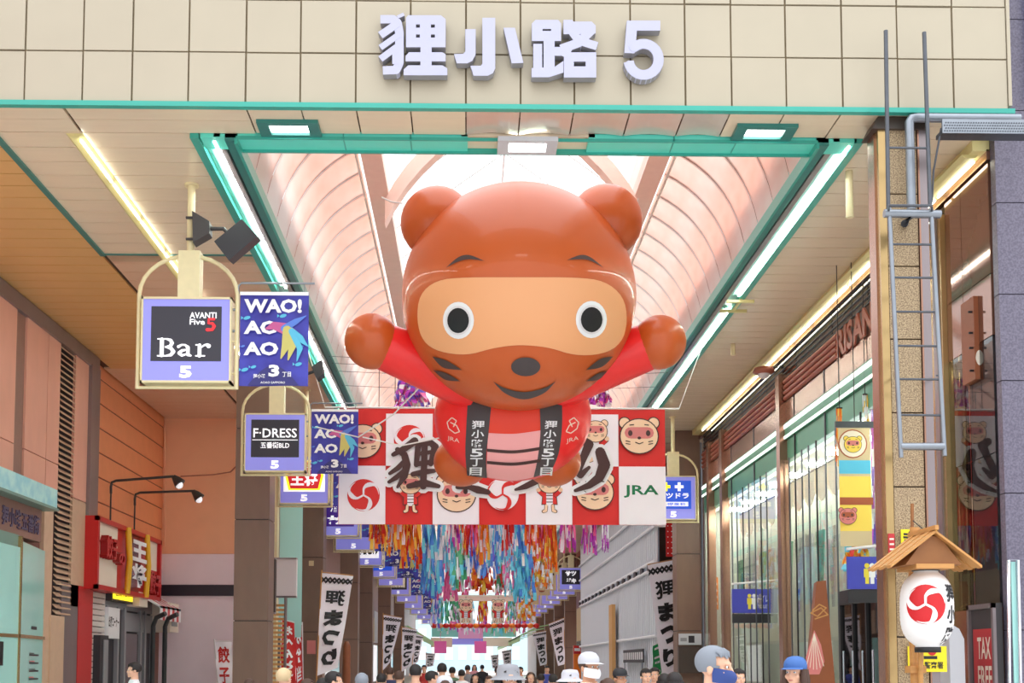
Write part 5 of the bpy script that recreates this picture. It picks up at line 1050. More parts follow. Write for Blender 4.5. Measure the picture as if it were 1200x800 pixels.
# ---- quadrilateral cloth banners with vertical writing
def nobori(lab, q, Y, text, flip=False, cloth='cloth_white', ink='black', braid=True, pole=1, dy=.25, group='white festival banners'):
    pts = [P(x, y, Y + (dy if i in (1, 2) else 0)) for i, (x, y) in enumerate(q)]   # TL TR BR BL
    t = thing('vertical_banner', lab, 'banner', (pts[0 if pole < 0 else 1].x, Y, 0), group)
    def at(u, v, off=0.): return (pts[3] * (1 - u) + pts[2] * u) * (1 - v) + (pts[0] * (1 - u) + pts[1] * u) * v + Vector((0, .05 * math.sin(v * 9 + u * 3) - off, 0))
    b = B(); nu, nv = 5, 12
    for off in (0, -.008): b.add([at(i / nu, j / nv, off) for j in range(nv + 1) for i in range(nu + 1)], [(j * (nu + 1) + i, j * (nu + 1) + i + 1, (j + 1) * (nu + 1) + i + 1, (j + 1) * (nu + 1) + i) for j in range(nv) for i in range(nu)], 0, True)
    obj('cloth', b, cloth, t)
    n = len(text); top = .86 if braid else .95; ch = (top - .04) / n
    for i, c in enumerate(text):
        vs, fs, _ = glyphs(c, .028 if ord(c) > 0x3400 else .06, 2); v1 = top - i * ch - ch * .1; v0 = top - (i + 1) * ch + ch * .1
        b = B(); b.add([at(.15 + .7 * ((1 - x) if flip else x), v0 + (v1 - v0) * y, .02) for x, y in vs], fs); obj('brush_lettering', b, ink, t)
    if braid:
        b = B(); k = 7
        for i in range(k):
            for s in (0, 1):
                u0, u1 = i / k, (i + 1) / k; va, vb = (.90, .945) if s == 0 else (.945, .90)
                b.add([at(u0, va, .016 + .004 * s), at(u1, vb, .016 + .004 * s), at(u1, vb + .026, .016 + .004 * s), at(u0, va + .026, .016 + .004 * s)], [(0, 1, 2, 3)])
        obj('braid_border', b, 'black', t)
    p = pts[0] if pole < 0 else pts[1]; p2 = pts[3] if pole < 0 else pts[2]
    b = B(); b.tube([(p2.x, p2.y, 0), p2, p + Vector((0, 0, .08))], .02, 8); b.tube([pts[0] + Vector((0, 0, .02)), pts[1] + Vector((0, 0, .02))], .015, 6); obj('pole', b, 'wood' if group[0] == 'w' else 'offwhite', t)
    return t
TS = '狸まつり'
nobori('white festival banner with reversed writing beside the second left column', ((377, 671), (414, 675), (396, 782), (371, 792)), 33.5, TS, True, pole=-1)
nobori('white festival banner with reversed writing, second along the left side', ((449, 720), (471, 724), (457, 776), (448, 786)), 51, TS, True, pole=-1)
nobori('white festival banner with reversed writing, third along the left side', ((471, 735), (489, 738), (482, 778), (470, 788)), 61, TS, True, pole=-1)
nobori('white festival banner with reversed writing, fourth along the left side', ((486, 743), (496, 745), (490, 775), (483, 780)), 71, TS, True, pole=-1)
nobori('tiny white festival banner farthest along the left side', ((499, 765), (510, 766), (508, 780), (499, 782)), 100, TS, True, pole=-1)
nobori('large white festival banner beside the right column', ((759, 662), (796, 655), (798, 788), (776, 790)), 36.3, TS, False, pole=1)
nobori('white festival banner before the first column past the fenced site', ((643, 731), (661, 724), (662, 778), (654, 780)), 72.5, TS)
nobori('white festival banner before the second column past the fenced site', ((624, 742), (640, 739), (641, 778), (633, 780)), 81.5, TS)
nobori('small white festival banner far along the right side', ((588, 763), (599, 761), (599, 782), (591, 783)), 104, TS); nobori('tiny white festival banner farthest along the right side', ((575, 768), (584, 767), (584, 783), (577, 783)), 116, TS)
nobori('red shop banner with white writing beside the yellow slatted screen', ((330, 726), (345, 730), (347, 800), (328, 806)), 32.6, 'おべんとう', True, 'signred', 'white', False, -1, group='red shop banners')
nobori('second red shop banner, just behind the first by the second left column', ((345, 731), (354, 732), (355, 800), (347, 806)), 33.4, 'お弁当', True, 'signred', 'white', False, 1, group='red shop banners')
nobori('small red, white and yellow banner before the lavender wall', ((251, 752), (272, 752), (272, 806), (256, 806)), 31.6, '餃子', False, 'cloth_white', 'signred', False, -1, group='red shop banners')
q = [P(x, y, 31.5) for x, y in ((254, 776), (272, 776), (272, 810), (257, 810))]; 
nobori('green and white striped banner beside the large right festival banner', ((765, 757), (775, 752), (775, 790), (765, 792)), 36.9, '二二', False, 'flag_green', 'white', False, 1, group='red shop banners')
# shop signs right of the first left column
for lab, x0, y0, x1, y1, Y, m in (('tall dark brown signboard on the right of the first left column', 302, 655, 322, 717, 29, 'column_band'), ('lower dark brown signboard right of the first left column', 300, 729, 316, 768, 29, 'column_band'), ('white backlit board hung beside the dark brown signboard', 322, 655, 347, 698, 30.5, 'offwhite')):
    a, c = P(x0, y0, Y), P(x1, y1, Y); t = thing('signboard', lab, 'signboard', ((a.x + c.x) / 2, Y, c.z)); obj('board', B().box(a.x, c.x, Y, Y + .2, c.z, a.z), m, t)
    b = B(); b.box(a.x, c.x, Y - .02, Y + .22, c.z - .04, c.z); b.box(a.x, c.x, Y - .02, Y + .22, a.z, a.z + .04); obj('edge_rail', b, 'grey_metal', t); obj('post', B().tube([((a.x + c.x) / 2, Y + .1, 0), ((a.x + c.x) / 2, Y + .1, c.z)], .04, 6), 'grey_metal', t)
t = thing('slatted_screen', 'yellow wooden slatted screen beside the red shop banners', 'screen', P(325, 800, 31))
a, c = P(318, 706, 31), P(334, 860, 31); s0 = None
for i in range(26):
    if s0 is None: s0 = obj('slat', B().box(a.x, c.x, 31, 31.1, 0.02, .08), 'wood_plank', t)
    else: inst(s0, 'slat', t, (0, 0, i * (a.z / 26)))
obj('frame_post', B().box(a.x - .05, a.x, 31, 31.1, 0, a.z), 'wood_dark', t)
b = B(); a, c = P(326, 612, 33), P(352, 655, 33); b.box(a.x, c.x, 33.3, 33.4, 2.2, 8.0); struct('window_3', b, 'aqua_glass')
b = B(); b.box(P(320, 600, 32.3).x, P(326, 600, 32.3).x, 32.2, 32.5, 0, 8.1, 0); struct('trim_12', b, 'cream_paint')
t = thing('orange_barrel', 'orange cylinder standing behind the first white banner on the left', 'container', P(446 - 3, 770, 37)); t.location = P(406, 780, 37); t.location.z = 0; ROOT[t.name] = Vector(t.location)
b = B(); b.lathe((t.location.x, 37, 0), [(0, 0), (.12, 0), (.13, .4), (.12, 2.0), (.06, 2.15), (0, 2.15)], 16); obj('body', b, 'brown_board', t)
# ================================================================ fenced building site on the right
t = thing('site_hoarding', 'tall pale grey panelled site fence with scaffold pipes along the right side', 'fence', (5.95, 50, 0))
s0 = None
zs = [0, 2.3, 4.3, 6.2, 7.5]
for r_ in range(4):
    for i in range(27):
        y = 37.2 + i * .93
        obj('fence_sheet', B().box(5.95, 5.98, y + .02, y + .91, zs[r_] + .015, zs[r_ + 1] - .015), 'fence_panel', t) if s0 is None or i == 0 else inst(s0, 'fence_sheet', t, (0, (y - 37.2), 0))
        if i == 0: s0 = [o for o in t.children][-1]
rib_ = None
for i in range(55):
    y = 37.2 + i * .465
    if rib_ is None: rib_ = obj('upright_pipe', B().tube([(5.9, y, 0), (5.9, y, 7.6)], .04, 6), 'fence_pipe', t)
    else: inst(rib_, 'upright_pipe', t, (0, i * .465, 0))
fz = lambda y: PX(720, y, 5.9).z
for y in (691, 684, 652, 752, 630): obj('rail_pipe', B().tube([(5.82, 37, fz(y)), (5.82, 62.4, fz(y))], .055, 6), 'fence_pipe', t)
c0 = None
for i in range(16):
    y = 38 + i * 1.6
    if c0 is None: c0 = obj('clamp_plate', B().box(5.78, 5.84, y, y + .5, fz(691), fz(684)), 'blackish', t)
    else: inst(c0, 'clamp_plate', t, (0, i * 1.6, 0))
for i in range(5): obj('return_pipe', B().tube([(5.9, 37.0, 2 + i * 1.25), (7.3, 37.0, 2 + i * 1.25)], .04, 6), 'fence_pipe', t)
b = B(); q = PX(721, 708, 5.75); b.box(5.6, 5.74, q.y - .1, q.y + .9, 0, q.z); obj('timber_plank', b, 'wood_plank', None, 'tall pale timber plank leaning upright before the site fence', 'plank')
t = thing('dotted_banner', 'red white-dotted banner hanging behind the pharmacy sign', 'banner', P(786, 655, 35)); a, c = P(780, 600, 36.6), P(793, 652, 36.6); obj('cloth', B().box(a.x, c.x, 36.6, 36.63, c.z, a.z), 'signred', t)
b = B(); fr = Fr((a.x, 36.595, c.z))
for i in range(3):
    for j in range(8): b.disc(fr, .06 + i * .12, .1 + j * .17, .018, None, 0, .002, seg=8)
obj('dot_print', b, 'white', t)
t = thing('barrier_board', 'black and white patterned barrier at the foot of the site fence', 'barrier', P(758, 775, 37.5)); y0_ = 38
obj('board', B().box(5.70, 5.74, 39, 44, 1.5, 1.95), 'blackish', t)
for y in (39.3, 43.7): obj('leg', B().box(5.70, 5.74, y, y + .05, 0, 1.5), 'steel', t)
for i in range(10): obj('white_block', B().box(5.685, 5.70, 39.1 + i * .5, 39.35 + i * .5, 1.6, 1.85), 'offwhite', t)
t = thing('vending_sign', 'orange and red upright signboard at the far end of the site fence', 'signboard', P(676, 776, 64)); a, c = P(672, 756, 64), P(681, 800, 64); obj('board', B().box(a.x, c.x, 64, 64.2, 0, a.z), 'foil_orange', t); obj('top_board', B().box(a.x, c.x, 63.97, 64, a.z - .45, a.z), 'signred', t); obj('print_band', B().box(a.x + .05, c.x - .05, 63.95, 63.97, a.z - .3, a.z - .15), 'white', t)
# ================================================================ tinsel streamers
CN = {'o': 'foil_orange', 'g': 'foil_gold', 'r': 'foil_red', 'c': 'foil_cyan', 'w': 'foil_white', 'b': 'foil_blue', 'p': 'foil_pink', 'u': 'foil_purple', 'n': 'foil_green', 'v': 'foil_violet'}
WIRES = (25.3, 25.9, 26.6, 28, 38.5, 40, 42, 44, 56.5, 58)
def tinsel(lab, cx, w, ytop, ybot, Y, cols, n=22, group='tinsel streamers over the street'):
    rnd = random.Random(int(cx * 7 + Y)); top = P(cx, ytop, Y); bot = P(cx, ybot, Y); W = (P(cx + w / 2, ybot, Y) - bot).length; b = B(); ms = [CN[c] for c in cols]
    if Y > 20: top.z = min(7.6, max(top.z, bot.z + 1.5))
    hz = 7.96 if Y > 20 else CZ + .01
    for i in range(n):
        x = rnd.uniform(-1, 1); yo = rnd.uniform(-.35, .35); L = (top.z - bot.z) * rnd.uniform(.82, 1.03); wd = W * rnd.uniform(.10, .2); m = rnd.randrange(len(ms)); ph = rnd.uniform(0, 6); k = 14; vs = []; tw = rnd.uniform(1.2, 2.6)
        for j in range(k + 1):
            t_ = j / k; xx = bot.x + x * W * (.55 + .45 * t_) + W * .10 * math.sin(ph + t_ * 7); a = ph + t_ * tw * 3; z = top.z - L * t_
            dx, dy = math.cos(a) * wd, math.sin(a) * wd; vs += [(xx - dx, Y + yo * W - dy, z), (xx + dx, Y + yo * W + dy, z)]
        n0 = len(b.v); b.v += [Vector(v) for v in vs]
        for j in range(k): b.f.append((n0 + 2 * j, n0 + 2 * j + 1, n0 + 2 * j + 3, n0 + 2 * j + 2)); b.m.append(m if (j // 2 + i) % 3 else (m + 1) % len(ms)); b.s.append(True)
    t = thing('tinsel_streamer', lab, 'tinsel streamer', (bot.x, Y, bot.z), group); o = obj('ribbons', b, ms, t); o['kind'] = 'stuff'
    obj('top_ring', B().tube([(bot.x + W * .6 * math.cos(a), Y + W * .3 * math.sin(a), top.z) for a in [math.pi * k / 6 for k in range(13)]], .012, 6), 'wire', t)
    b = B(); b.tube([(bot.x, Y, top.z), (bot.x, Y, hz)], .008, 5); obj('cord', b, 'wire', t); return t
T = [
 (443, 22, 560, 645, 25.5, 'org', 'orange and red tinsel at the left end of the front row'), (462, 22, 560, 650, 26, 'ogw', 'orange and gold tinsel second from the left in the front row'), (482, 24, 560, 664, 26.5, 'ogr', 'long orange and gold tinsel left of the cyan bunch'),
 (506, 26, 560, 694, 28, 'cwb', 'very long cyan tinsel left of the middle'), (524, 18, 560, 672, 29, 'cwc', 'slim cyan and white tinsel beside the long cyan bunch'), (531, 16, 560, 645, 27, 'pwu', 'pink tinsel left of the white and gold one'), (541, 16, 560, 648, 28, 'wgr', 'white and gold tinsel left of the red bunch'),
 (553, 14, 560, 650, 26, 'rpr', 'red and pink tinsel near the middle of the front row'), (566, 16, 560, 660, 27, 'gow', 'gold tinsel in the middle of the front row'), (580, 18, 560, 664, 28, 'bcw', 'blue tinsel in the middle, leaning to the right'), (595, 14, 560, 648, 26, 'rwr', 'red and white tinsel right of the blue one'),
 (608, 18, 560, 664, 28, 'cwb', 'cyan and white tinsel before the orange bunches'), (623, 16, 560, 650, 26, 'orw', 'orange and red tinsel, first of the right pair'), (635, 14, 560, 652, 27, 'rop', 'red tinsel between two orange ones on the right'), (646, 16, 560, 668, 26.5, 'ogr', 'long orange tinsel right of the red one'),
 (665, 18, 560, 646, 27, 'uwp', 'purple and white tinsel on the right, left one of two'), (691, 18, 560, 648, 27, 'uwp', 'purple and white tinsel on the right, right one of two'), (709, 8, 560, 646, 27.5, 'uw', 'thin purple tinsel at the right end of the front row'),
 (482, 40, 430, 478, 24.5, 'uwpv', 'purple and white tinsel showing above the left part of the banner'), (700, 30, 440, 476, 24.5, 'upw', 'purple tinsel showing above the banner right of the balloon'),
 (540, 26, 600, 690, 38, 'cwn', 'teal and white tinsel in the second row'), (524, 22, 640, 704, 40, 'pp', 'hot pink tinsel under the long cyan bunch'), (556, 22, 600, 676, 38, 'vwb', 'violet and white tinsel in the second row'), (574, 22, 600, 676, 39, 'bvw', 'blue violet tinsel in the second row'), (592, 22, 600, 672, 40, 'wcp', 'white and cyan tinsel in the second row'),
 (563, 26, 640, 694, 42, 'rog', 'rust red tinsel above the pale cross beam'), (544, 16, 640, 692, 43, 'rwp', 'pale red tinsel above the pale cross beam'), (585, 14, 640, 694, 42, 'nwr', 'green and white tinsel above the pale cross beam'), (598, 16, 640, 698, 41, 'wpc', 'white tinsel left of the bright blue bunch'), (614, 26, 640, 706, 40, 'bcc', 'bright blue pom-pom tinsel in the second row'),
 (505, 26, 640, 700, 44, 'cwvb', 'cyan and blue tinsel behind the left banners'), (638, 22, 640, 690, 42, 'gow', 'gold and cream tinsel before the katakana sign'), (625, 16, 640, 680, 44, 'rwo', 'red and white tinsel behind the orange bunches'),
 (530, 18, 690, 728, 56, 'nwn', 'green tinsel under the left end of the pale beam'), (545, 12, 690, 730, 57, 'rpw', 'red and pink tinsel under the pale beam, left'), (566, 14, 690, 728, 56, 'ogr', 'orange tinsel under the middle of the pale beam'), (584, 12, 690, 730, 57, 'rpw', 'red and pink tinsel under the pale beam, right'), (601, 12, 690, 726, 57, 'cnw', 'teal tinsel under the pale beam right of the red one'), (616, 22, 690, 728, 56, 'gwo', 'gold tinsel under the right end of the pale beam'),
 (512, 16, 690, 735, 58, 'vcw', 'violet tinsel at the left end of the far row'),
]
T += [(cx, 14, 700, yb, 74 if k % 2 else 86, c, lab) for k, (cx, yb, c, lab) in enumerate(((520, 742, 'nwc', 'pastel green tinsel far down the street, left end'), (534, 740, 'pwu', 'pastel pink tinsel far down the street beside the green one'), (550, 744, 'wcw', 'white and cyan tinsel far down the street, left of centre'), (566, 741, 'puw', 'pink and purple tinsel far down the street, centre'), (582, 744, 'cwn', 'aqua tinsel far down the street, right of centre'), (597, 741, 'gwp', 'pale gold tinsel far down the street, right'), (610, 744, 'rwp', 'pale red tinsel far down the street, right end')))]
WIRES += (74, 86)
WLAB0 = ['thin wire carrying the pink and pale gold tinsel far down the street', 'thin wire carrying the green and aqua tinsel far down the street']
for cx, w, yt, yb_, Y, cl, lab in T:
    Y = min(WIRES, key=lambda q: abs(q - Y)); tinsel(lab, cx, w, yt, yb_, Y, cl, 26 if Y < 45 else 16)
for px in ():
    pass
obj('orange_streamer', B().sph((0, 0, 0), .01, 6, 4), 'foil_orange', None, 'x', 'x') if False else None
tinsel('orange tinsel standing in for a shop glass reflection beside the yellow banner', 985, 10, 478, 545, 19.6, 'og', 12, 'tinsel before the storefront'); tinsel('purple and white tinsel standing in for a reflection just behind the entrance column', 1028, 16, 480, 640, 19.5, 'uwv', 18, 'tinsel before the storefront'); tinsel('rainbow tinsel standing in for a reflection below the yellow banner', 1005, 34, 620, 668, 19.45, 'orgc', 22, 'tinsel before the storefront'); tinsel('short gold tinsel strand standing in for a reflection above the yellow banner', 1015, 8, 462, 520, 19.6, 'gw', 8, 'tinsel before the storefront')  # tinsel added to imitate the arcade mirrored in the shop glass
WLAB = ['thin wire above the banner carrying the purple tinsel', 'thin wire carrying the orange and red tinsel at the left end', 'thin wire carrying the orange tinsel of the front row', 'thin wire carrying the long cyan tinsel', 'thin wire carrying the teal and violet tinsel', 'thin wire carrying the bright blue pom-pom tinsel', 'thin wire carrying the rust red tinsel', 'thin wire carrying the red and white tinsel behind the orange bunches', 'thin wire carrying the green tinsel over the pale beam', 'thin wire carrying the violet tinsel below the pale beam'] + WLAB0
for Y in WIRES:
    obj('hanging_wire', B().tube([(-3.0, Y, 8.05)] + [(-3.0 + 7.5 * k / 10, Y, 8.05 - .1 * math.sin(math.pi * k / 10)) for k in range(1, 10)] + [(4.5, Y, 8.05)], .005, 5), 'wire', None, WLAB[WIRES.index(Y)], 'wire', 'wires carrying the tinsel')
# far decorations
t = thing('cross_beam', 'pale pink cross beam hung above the far tinsel', 'beam', P(563, 704, 55)); a, c = P(526, 697, 55), P(602, 704, 55); obj('board', B().box(a.x, c.x, 55, 55.15, c.z, a.z), 'salmon_light', t); obj('edge', B().box(a.x, c.x, 54.97, 55, a.z - .06, a.z), 'ivory', t)
for cx, lab in ((546, 'red and white dancing figure panel under the pale beam, left one'), (584, 'red and white dancing figure panel under the pale beam, right one')):
    a, c = P(cx - 7, 701, 54.93), P(cx + 7, 730, 54.93); t = thing('figure_panel', lab, 'panel', ((a.x + c.x) / 2, 54.93, c.z), 'panels under the pale beam'); obj('board', B().box(a.x, c.x, 54.93, 54.98, c.z, a.z), 'ivory', t); b = B(); fr = Fr(((a.x + c.x) / 2, 54.925, c.z)); bearkid(b, fr, 0, .05, 1.05, (0, 1, 2, 3), 4, 5, .004); obj('print', b, MS, t); obj('cord', B().tube([((a.x + c.x) / 2, 54.96, a.z - .1), ((a.x + c.x) / 2, 54.96, a.z + .1)], .01, 5), 'wire', t)
b = B(); a, c = P(505, 730, 60), P(632, 736, 60); nn_ = 18
for i in range(nn_): b.sph((a.x + (c.x - a.x) * (i + .5) / nn_, 60, (a.z + c.z) / 2), (.17, .14, .13), 10, 6, i % 3)
b.tube([(a.x, 60, (a.z + c.z) / 2), (a.x, 60, 8.2)], .01, 5, 0); b.tube([(c.x, 60, (a.z + c.z) / 2), (c.x, 60, 8.2)], .01, 5, 0); b.tube([(-3.0, 60, 8.15), (4.5, 60, 8.15)], .01, 5, 0)
obj('flower_garland', b, ['foil_red', 'foil_orange', 'signred'], None, 'garland of red and orange paper flowers under the far tinsel', 'garland')
t = thing('far_gate_banner', 'aqua and pink banner across the far end of the arcade', 'banner', P(565, 765, 108)); Y = 108
for nm, x0, y0, x1, y1, m in (('aqua_strip', 506, 734, 605, 746, 'aqua_sign'), ('pink_strip', 537, 735, 566, 748, 'pink_sign'), ('lilac_strip', 530, 748, 592, 755, 'lav_dim'), ('cream_strip', 505, 747, 530, 758, 'salmon_light'), ('pale_strip', 566, 747, 600, 757, 'ivory')):
    a, c = P(x0, y0, Y), P(x1, y1, Y); obj(nm, B().box(a.x, c.x, Y - (.2 if nm[0] == 'p' else 0), Y + .1, c.z, a.z), m, t)
for x, lab in ((516, 'hot pink square lantern at the far end, left one'), (563, 'hot pink square lantern at the far end, right one')): c = P(x, 758, 100); obj('square_lantern', B().box(c.x - .5, c.x + .5, 100, 101, c.z - .5, c.z + .5).tube([(c.x, 100.5, c.z + .5), (c.x, 100.5, 8.15), (-3.0 if c.x < 0 else 4.5, 100.5, 8.15)], .02, 5), 'hot_pink', None, lab, 'lantern')
for lab, x0, x1 in (('long green awning along the left side near the street end', -3.2, -4.3), ('long green awning along the right side near the street end', 3.6, 5.0)):
    b = B(); b.hexa([(x0, 84, 3.3), (x0, 150, 3.3), (x1, 150, 4.0), (x1, 84, 4.0)], [(x0, 84, 3.42), (x0, 150, 3.42), (x1, 150, 4.12), (x1, 84, 4.12)]); b.box(min(x0, x0 + .03), max(x0, x0 + .03), 84, 150, 3.0, 3.4)
    for y in range(86, 150, 12): b.tube([(x1, y, 4.05), (x1 * 1.35, y, 4.4)], .04, 5)
    obj('green_awning', b, 'awning_green', None, lab, 'awning')
t = thing('end_building', 'pale blue building closing the far end of the street', 'building', (1, 215, 0)); obj('wall', B().box(-14, 16, 215, 225, 0, 14), 'pale_blue', t)
for i in range(8):
    for j in range(3): obj('window', B().box(-9 + i * 2.4, -7.6 + i * 2.4, 214.9, 215, 2 + j * 3.2, 4.4 + j * 3.2), 'offwhite', t)
# ================================================================ people
for nm, c in (('skin', (226, 176, 148)), ('skin_tan', (206, 152, 122)), ('hair_black', (34, 28, 28)), ('hair_brown', (78, 54, 44)), ('hair_grey', (128, 134, 144)), ('hair_pale', (206, 180, 140)), ('shirt_white', (240, 240, 244)), ('shirt_navy', (44, 52, 92)), ('shirt_blue', (72, 84, 170)), ('shirt_black', (40, 40, 44)), ('shirt_grey', (140, 140, 146)), ('shirt_pink', (226, 160, 170)), ('shirt_red', (190, 50, 50)), ('shirt_green', (96, 130, 100)), ('trousers_dark', (52, 54, 66)), ('trousers_tan', (170, 150, 124)), ('shoe', (60, 56, 56)), ('cap_white', (196, 196, 204)), ('cap_blue', (62, 104, 170)), ('cap_black', (36, 36, 40)), ('mask_white', (240, 242, 248)), ('mask_navy', (44, 66, 130)), ('lip', (186, 100, 92))): plain(nm, c, .65)
def body(step):
    b = B()
    b.sph((0, .012, 1.528), (.074, .094, .088), 20, 14); b.sph((0, -.02, 1.452), (.056, .068, .066), 18, 12); b.tube([(0, -.083, 1.51), (0, -.094, 1.485), (0, -.103, 1.468), (0, -.088, 1.460)], [.009, .010, .013, .010], 8)
    b.sph((0, -.078, 1.515), (.05, .016, .012), 12, 8); b.sph((0, -.084, 1.43), (.024, .012, .010), 12, 8); b.sph((0, -.07, 1.40), (.026, .02, .016), 12, 8)
    for s in (-1, 1): b.sph((s * .076, .012, 1.482), (.011, .020, .031), 10, 8); b.sph((s * .042, -.058, 1.462), (.022, .022, .024), 10, 8)
    b.tube([(0, .03, 1.28), (0, .02, 1.36), (0, .012, 1.45)], [.07, .054, .054], 14)
    b.sph((0, .005, 1.20), (.165, .105, .19), 20, 14); b.sph((0, .012, 1.305), (.175, .068, .058), 20, 12); b.sph((0, 0, 1.02), (.138, .098, .17), 18, 12); b.sph((0, .005, .90), (.162, .11, .13), 18, 12)
    for s in (-1, 1):
        f = s * step
        b.tube([(s * .085, 0, .90), (s * .09, -.10 * f - .01, .50), (s * .09, .04 * f + .015 - .10 * f, .09)], [.092, .062, .045], 14); b.sph((s * .09, -.10 * f - .0 + .0 + .04 * f - .05, .045), (.046, .125, .043), 14, 8)
        ex = (s * .232, .02 + .08 * f, 1.03); wr_ = (s * .236, -.05 + .14 * f, .80)
        b.tube([(s * .175, .012, 1.305), (s * .208, .02 + .03 * f, 1.18), ex], [.060, .052, .042], 12); b.tube([ex, wr_], [.042, .028], 12); b.sph(ex, .042, 12, 8)
        hx, hy, hz = wr_; b.sph((hx, hy - .012, hz - .055), (.018, .040, .052), 12, 8)
        for k in range(4):
            yy = hy - .045 + k * .023; L = (.062, .078, .072, .055)[k]; b.tube([(hx, yy, hz - .09), (hx - s * .006, yy - .004, hz - .10 - L * .55), (hx - s * .022, yy - .006, hz - .10 - L)], [.0095, .009, .0075], 8)
        b.tube([(hx, hy - .035, hz - .035), (hx - s * .018, hy - .066, hz - .07), (hx - s * .022, hy - .074, hz - .10)], [.012, .011, .009], 8)
    me = bpy.data.meshes.new('body'); me.from_pydata(b.v, [], b.f); o = bpy.data.objects.new('body_source', me); COL.objects.link(o)
    r = o.modifiers.new('r', 'REMESH'); r.mode = 'VOXEL'; r.voxel_size = .0085; r.use_smooth_shade = True; sm = o.modifiers.new('s', 'SMOOTH'); sm.iterations = 2; sm.factor = .5
    m2 = bpy.data.meshes.new_from_object(o.evaluated_get(bpy.context.evaluated_depsgraph_get())); bpy.data.objects.remove(o); m2.name = 'body'
    for _ in range(4): m2.materials.append(None)
    idx = []
    for p in m2.polygons:
        x, y, z = p.center; ax = abs(x)
        if z < .075: i = 3
        elif ax > .18 and z < 1.02: i = 0
        elif z < .93: i = 2
        elif z < 1.355 - .25 * max(0, .075 - math.hypot(x, y)) * (1 if y < .02 else .3): i = 1
        else: i = 0
        idx.append(i)
    m2.polygons.foreach_set('material_index', idx); m2.polygons.foreach_set('use_smooth', [True] * len(idx)); return m2
BODY = [body(.9), body(-.6)]
def shell(kind):
    b = B(); c = Vector((0, .018, 1.532)); r = (.086, .106, .095) if kind != 'long' else (.092, .11, .097); seg, rings = 28, 22; b.sph(c, r, seg, rings)
    keep = []
    for f in b.f:
        x, y, z = sum((b.v[i] for i in f), Vector()) / len(f)
        face = y < -.035 and z < 1.562 + .012 * math.sin(x * 60) and abs(x) < .078
        low = z < (1.47 if y > .02 else 1.495) or (kind == 'under' and y < -.02 and z > 1.5)
        if kind == 'long': low = z < 1.455 or (y < -.07)
        if not face and not low: keep.append(f)
    b.f = keep; b.m = [0] * len(keep); b.s = [True] * len(keep)
    if kind == 'long':
        for k in range(13):
            a = math.pi * (-.12 + 1.24 * k / 12); x, y = .082 * math.cos(a), .02 + .088 * math.sin(a); b.tube([(x, y, 1.52), (x * 1.12, y * 1.08, 1.42), (x * 1.05, y * 1.05 + .01, 1.30)], [.026, .03, .016], 8)
    elif kind == 'short':
        for k in range(13): x = -.066 + .011 * k; b.tube([(x * .9, -.045 + abs(x) * .3, 1.603 - abs(x) * .25), (x, -.078 + abs(x) * .42, 1.582 - abs(x) * .1), (x * 1.05, -.086 + abs(x) * .45, 1.553 + .004 * (k % 3))], [.012, .011, .004], 6)
    return b
def capmesh():
    b = B(); b.lathe((0, .015, 1.53), [(.095, -.005), (.099, .025), (.092, .06), (.066, .092), (.03, .104), (.0, .106)], 24)
    vs = []
    for k in range(13):
        a = math.pi * (1.12 + .76 * k / 12); vs += [(.094 * math.cos(a), .015 + .1 * math.sin(a), 1.537), (.105 * math.cos(a), .0 + .175 * math.sin(a), 1.522)]
    b.add(vs, [(2 * i, 2 * i + 1, 2 * i + 3, 2 * i + 2) for i in range(12)], 0, True); return b
def hatmesh():
    b = B(); b.lathe((0, .015, 1.535), [(.150, -.035), (.145, -.030), (.095, .0), (.092, .05), (.075, .085), (0, .095)], 24); return b
def maskmesh():
    b = B(); vs = []
    for j in range(7):
        z = 1.392 + .085 * j / 6
        for k in range(13):
            a = math.pi * (1 + k / 12); t_ = math.sin(math.pi * k / 12); vs.append((.072 * math.cos(a), .0 + (-.104 - .026 * math.sin(math.pi * j / 6)) * t_, z + (1 - t_) * .02))
    return b.add(vs, [(j * 13 + k, j * 13 + k + 1, (j + 1) * 13 + k + 1, (j + 1) * 13 + k) for j in range(6) for k in range(12)], 0, True)
def tmpmesh(b, nm):
    me = bpy.data.meshes.new(nm); me.from_pydata(b.v, [], b.f); me.polygons.foreach_set('use_smooth', [True] * len(b.f)); me.materials.append(None); return me
PIECE = {'hair': tmpmesh(shell('short'), 'hair'), 'long': tmpmesh(shell('long'), 'hair'), 'under': tmpmesh(shell('under'), 'hair'), 'longunder': tmpmesh(shell('long'), 'hair'), 'cap': tmpmesh(capmesh(), 'cap'), 'hat': tmpmesh(hatmesh(), 'hat'), 'mask': tmpmesh(maskmesh(), 'mask')}
eb = B(); eb.sph((0, 0, 0), (.013, .007, .008), 12, 8); PIECE['eye'] = tmpmesh(eb, 'eye'); pb = B(); pb.sph((0, 0, 0), (.006, .004, .0065), 10, 6); PIECE['pupil'] = tmpmesh(pb, 'pupil')
mb = B(); mb.tube([(-.022, 0, .001), (-.01, -.006, 0), (.01, -.006, 0), (.022, 0, .001)], [.002, .005, .005, .002], 8); PIECE['mouth'] = tmpmesh(mb, 'mouth')
def put(nm, piece, m, par, off=(0, 0, 0)):
    o = bpy.data.objects.new(nm, PIECE[piece]); COL.objects.link(o); o.parent = par; o.location = off; o.material_slots[0].link = 'OBJECT'; o.material_slots[0].material = MATS[m]; return o
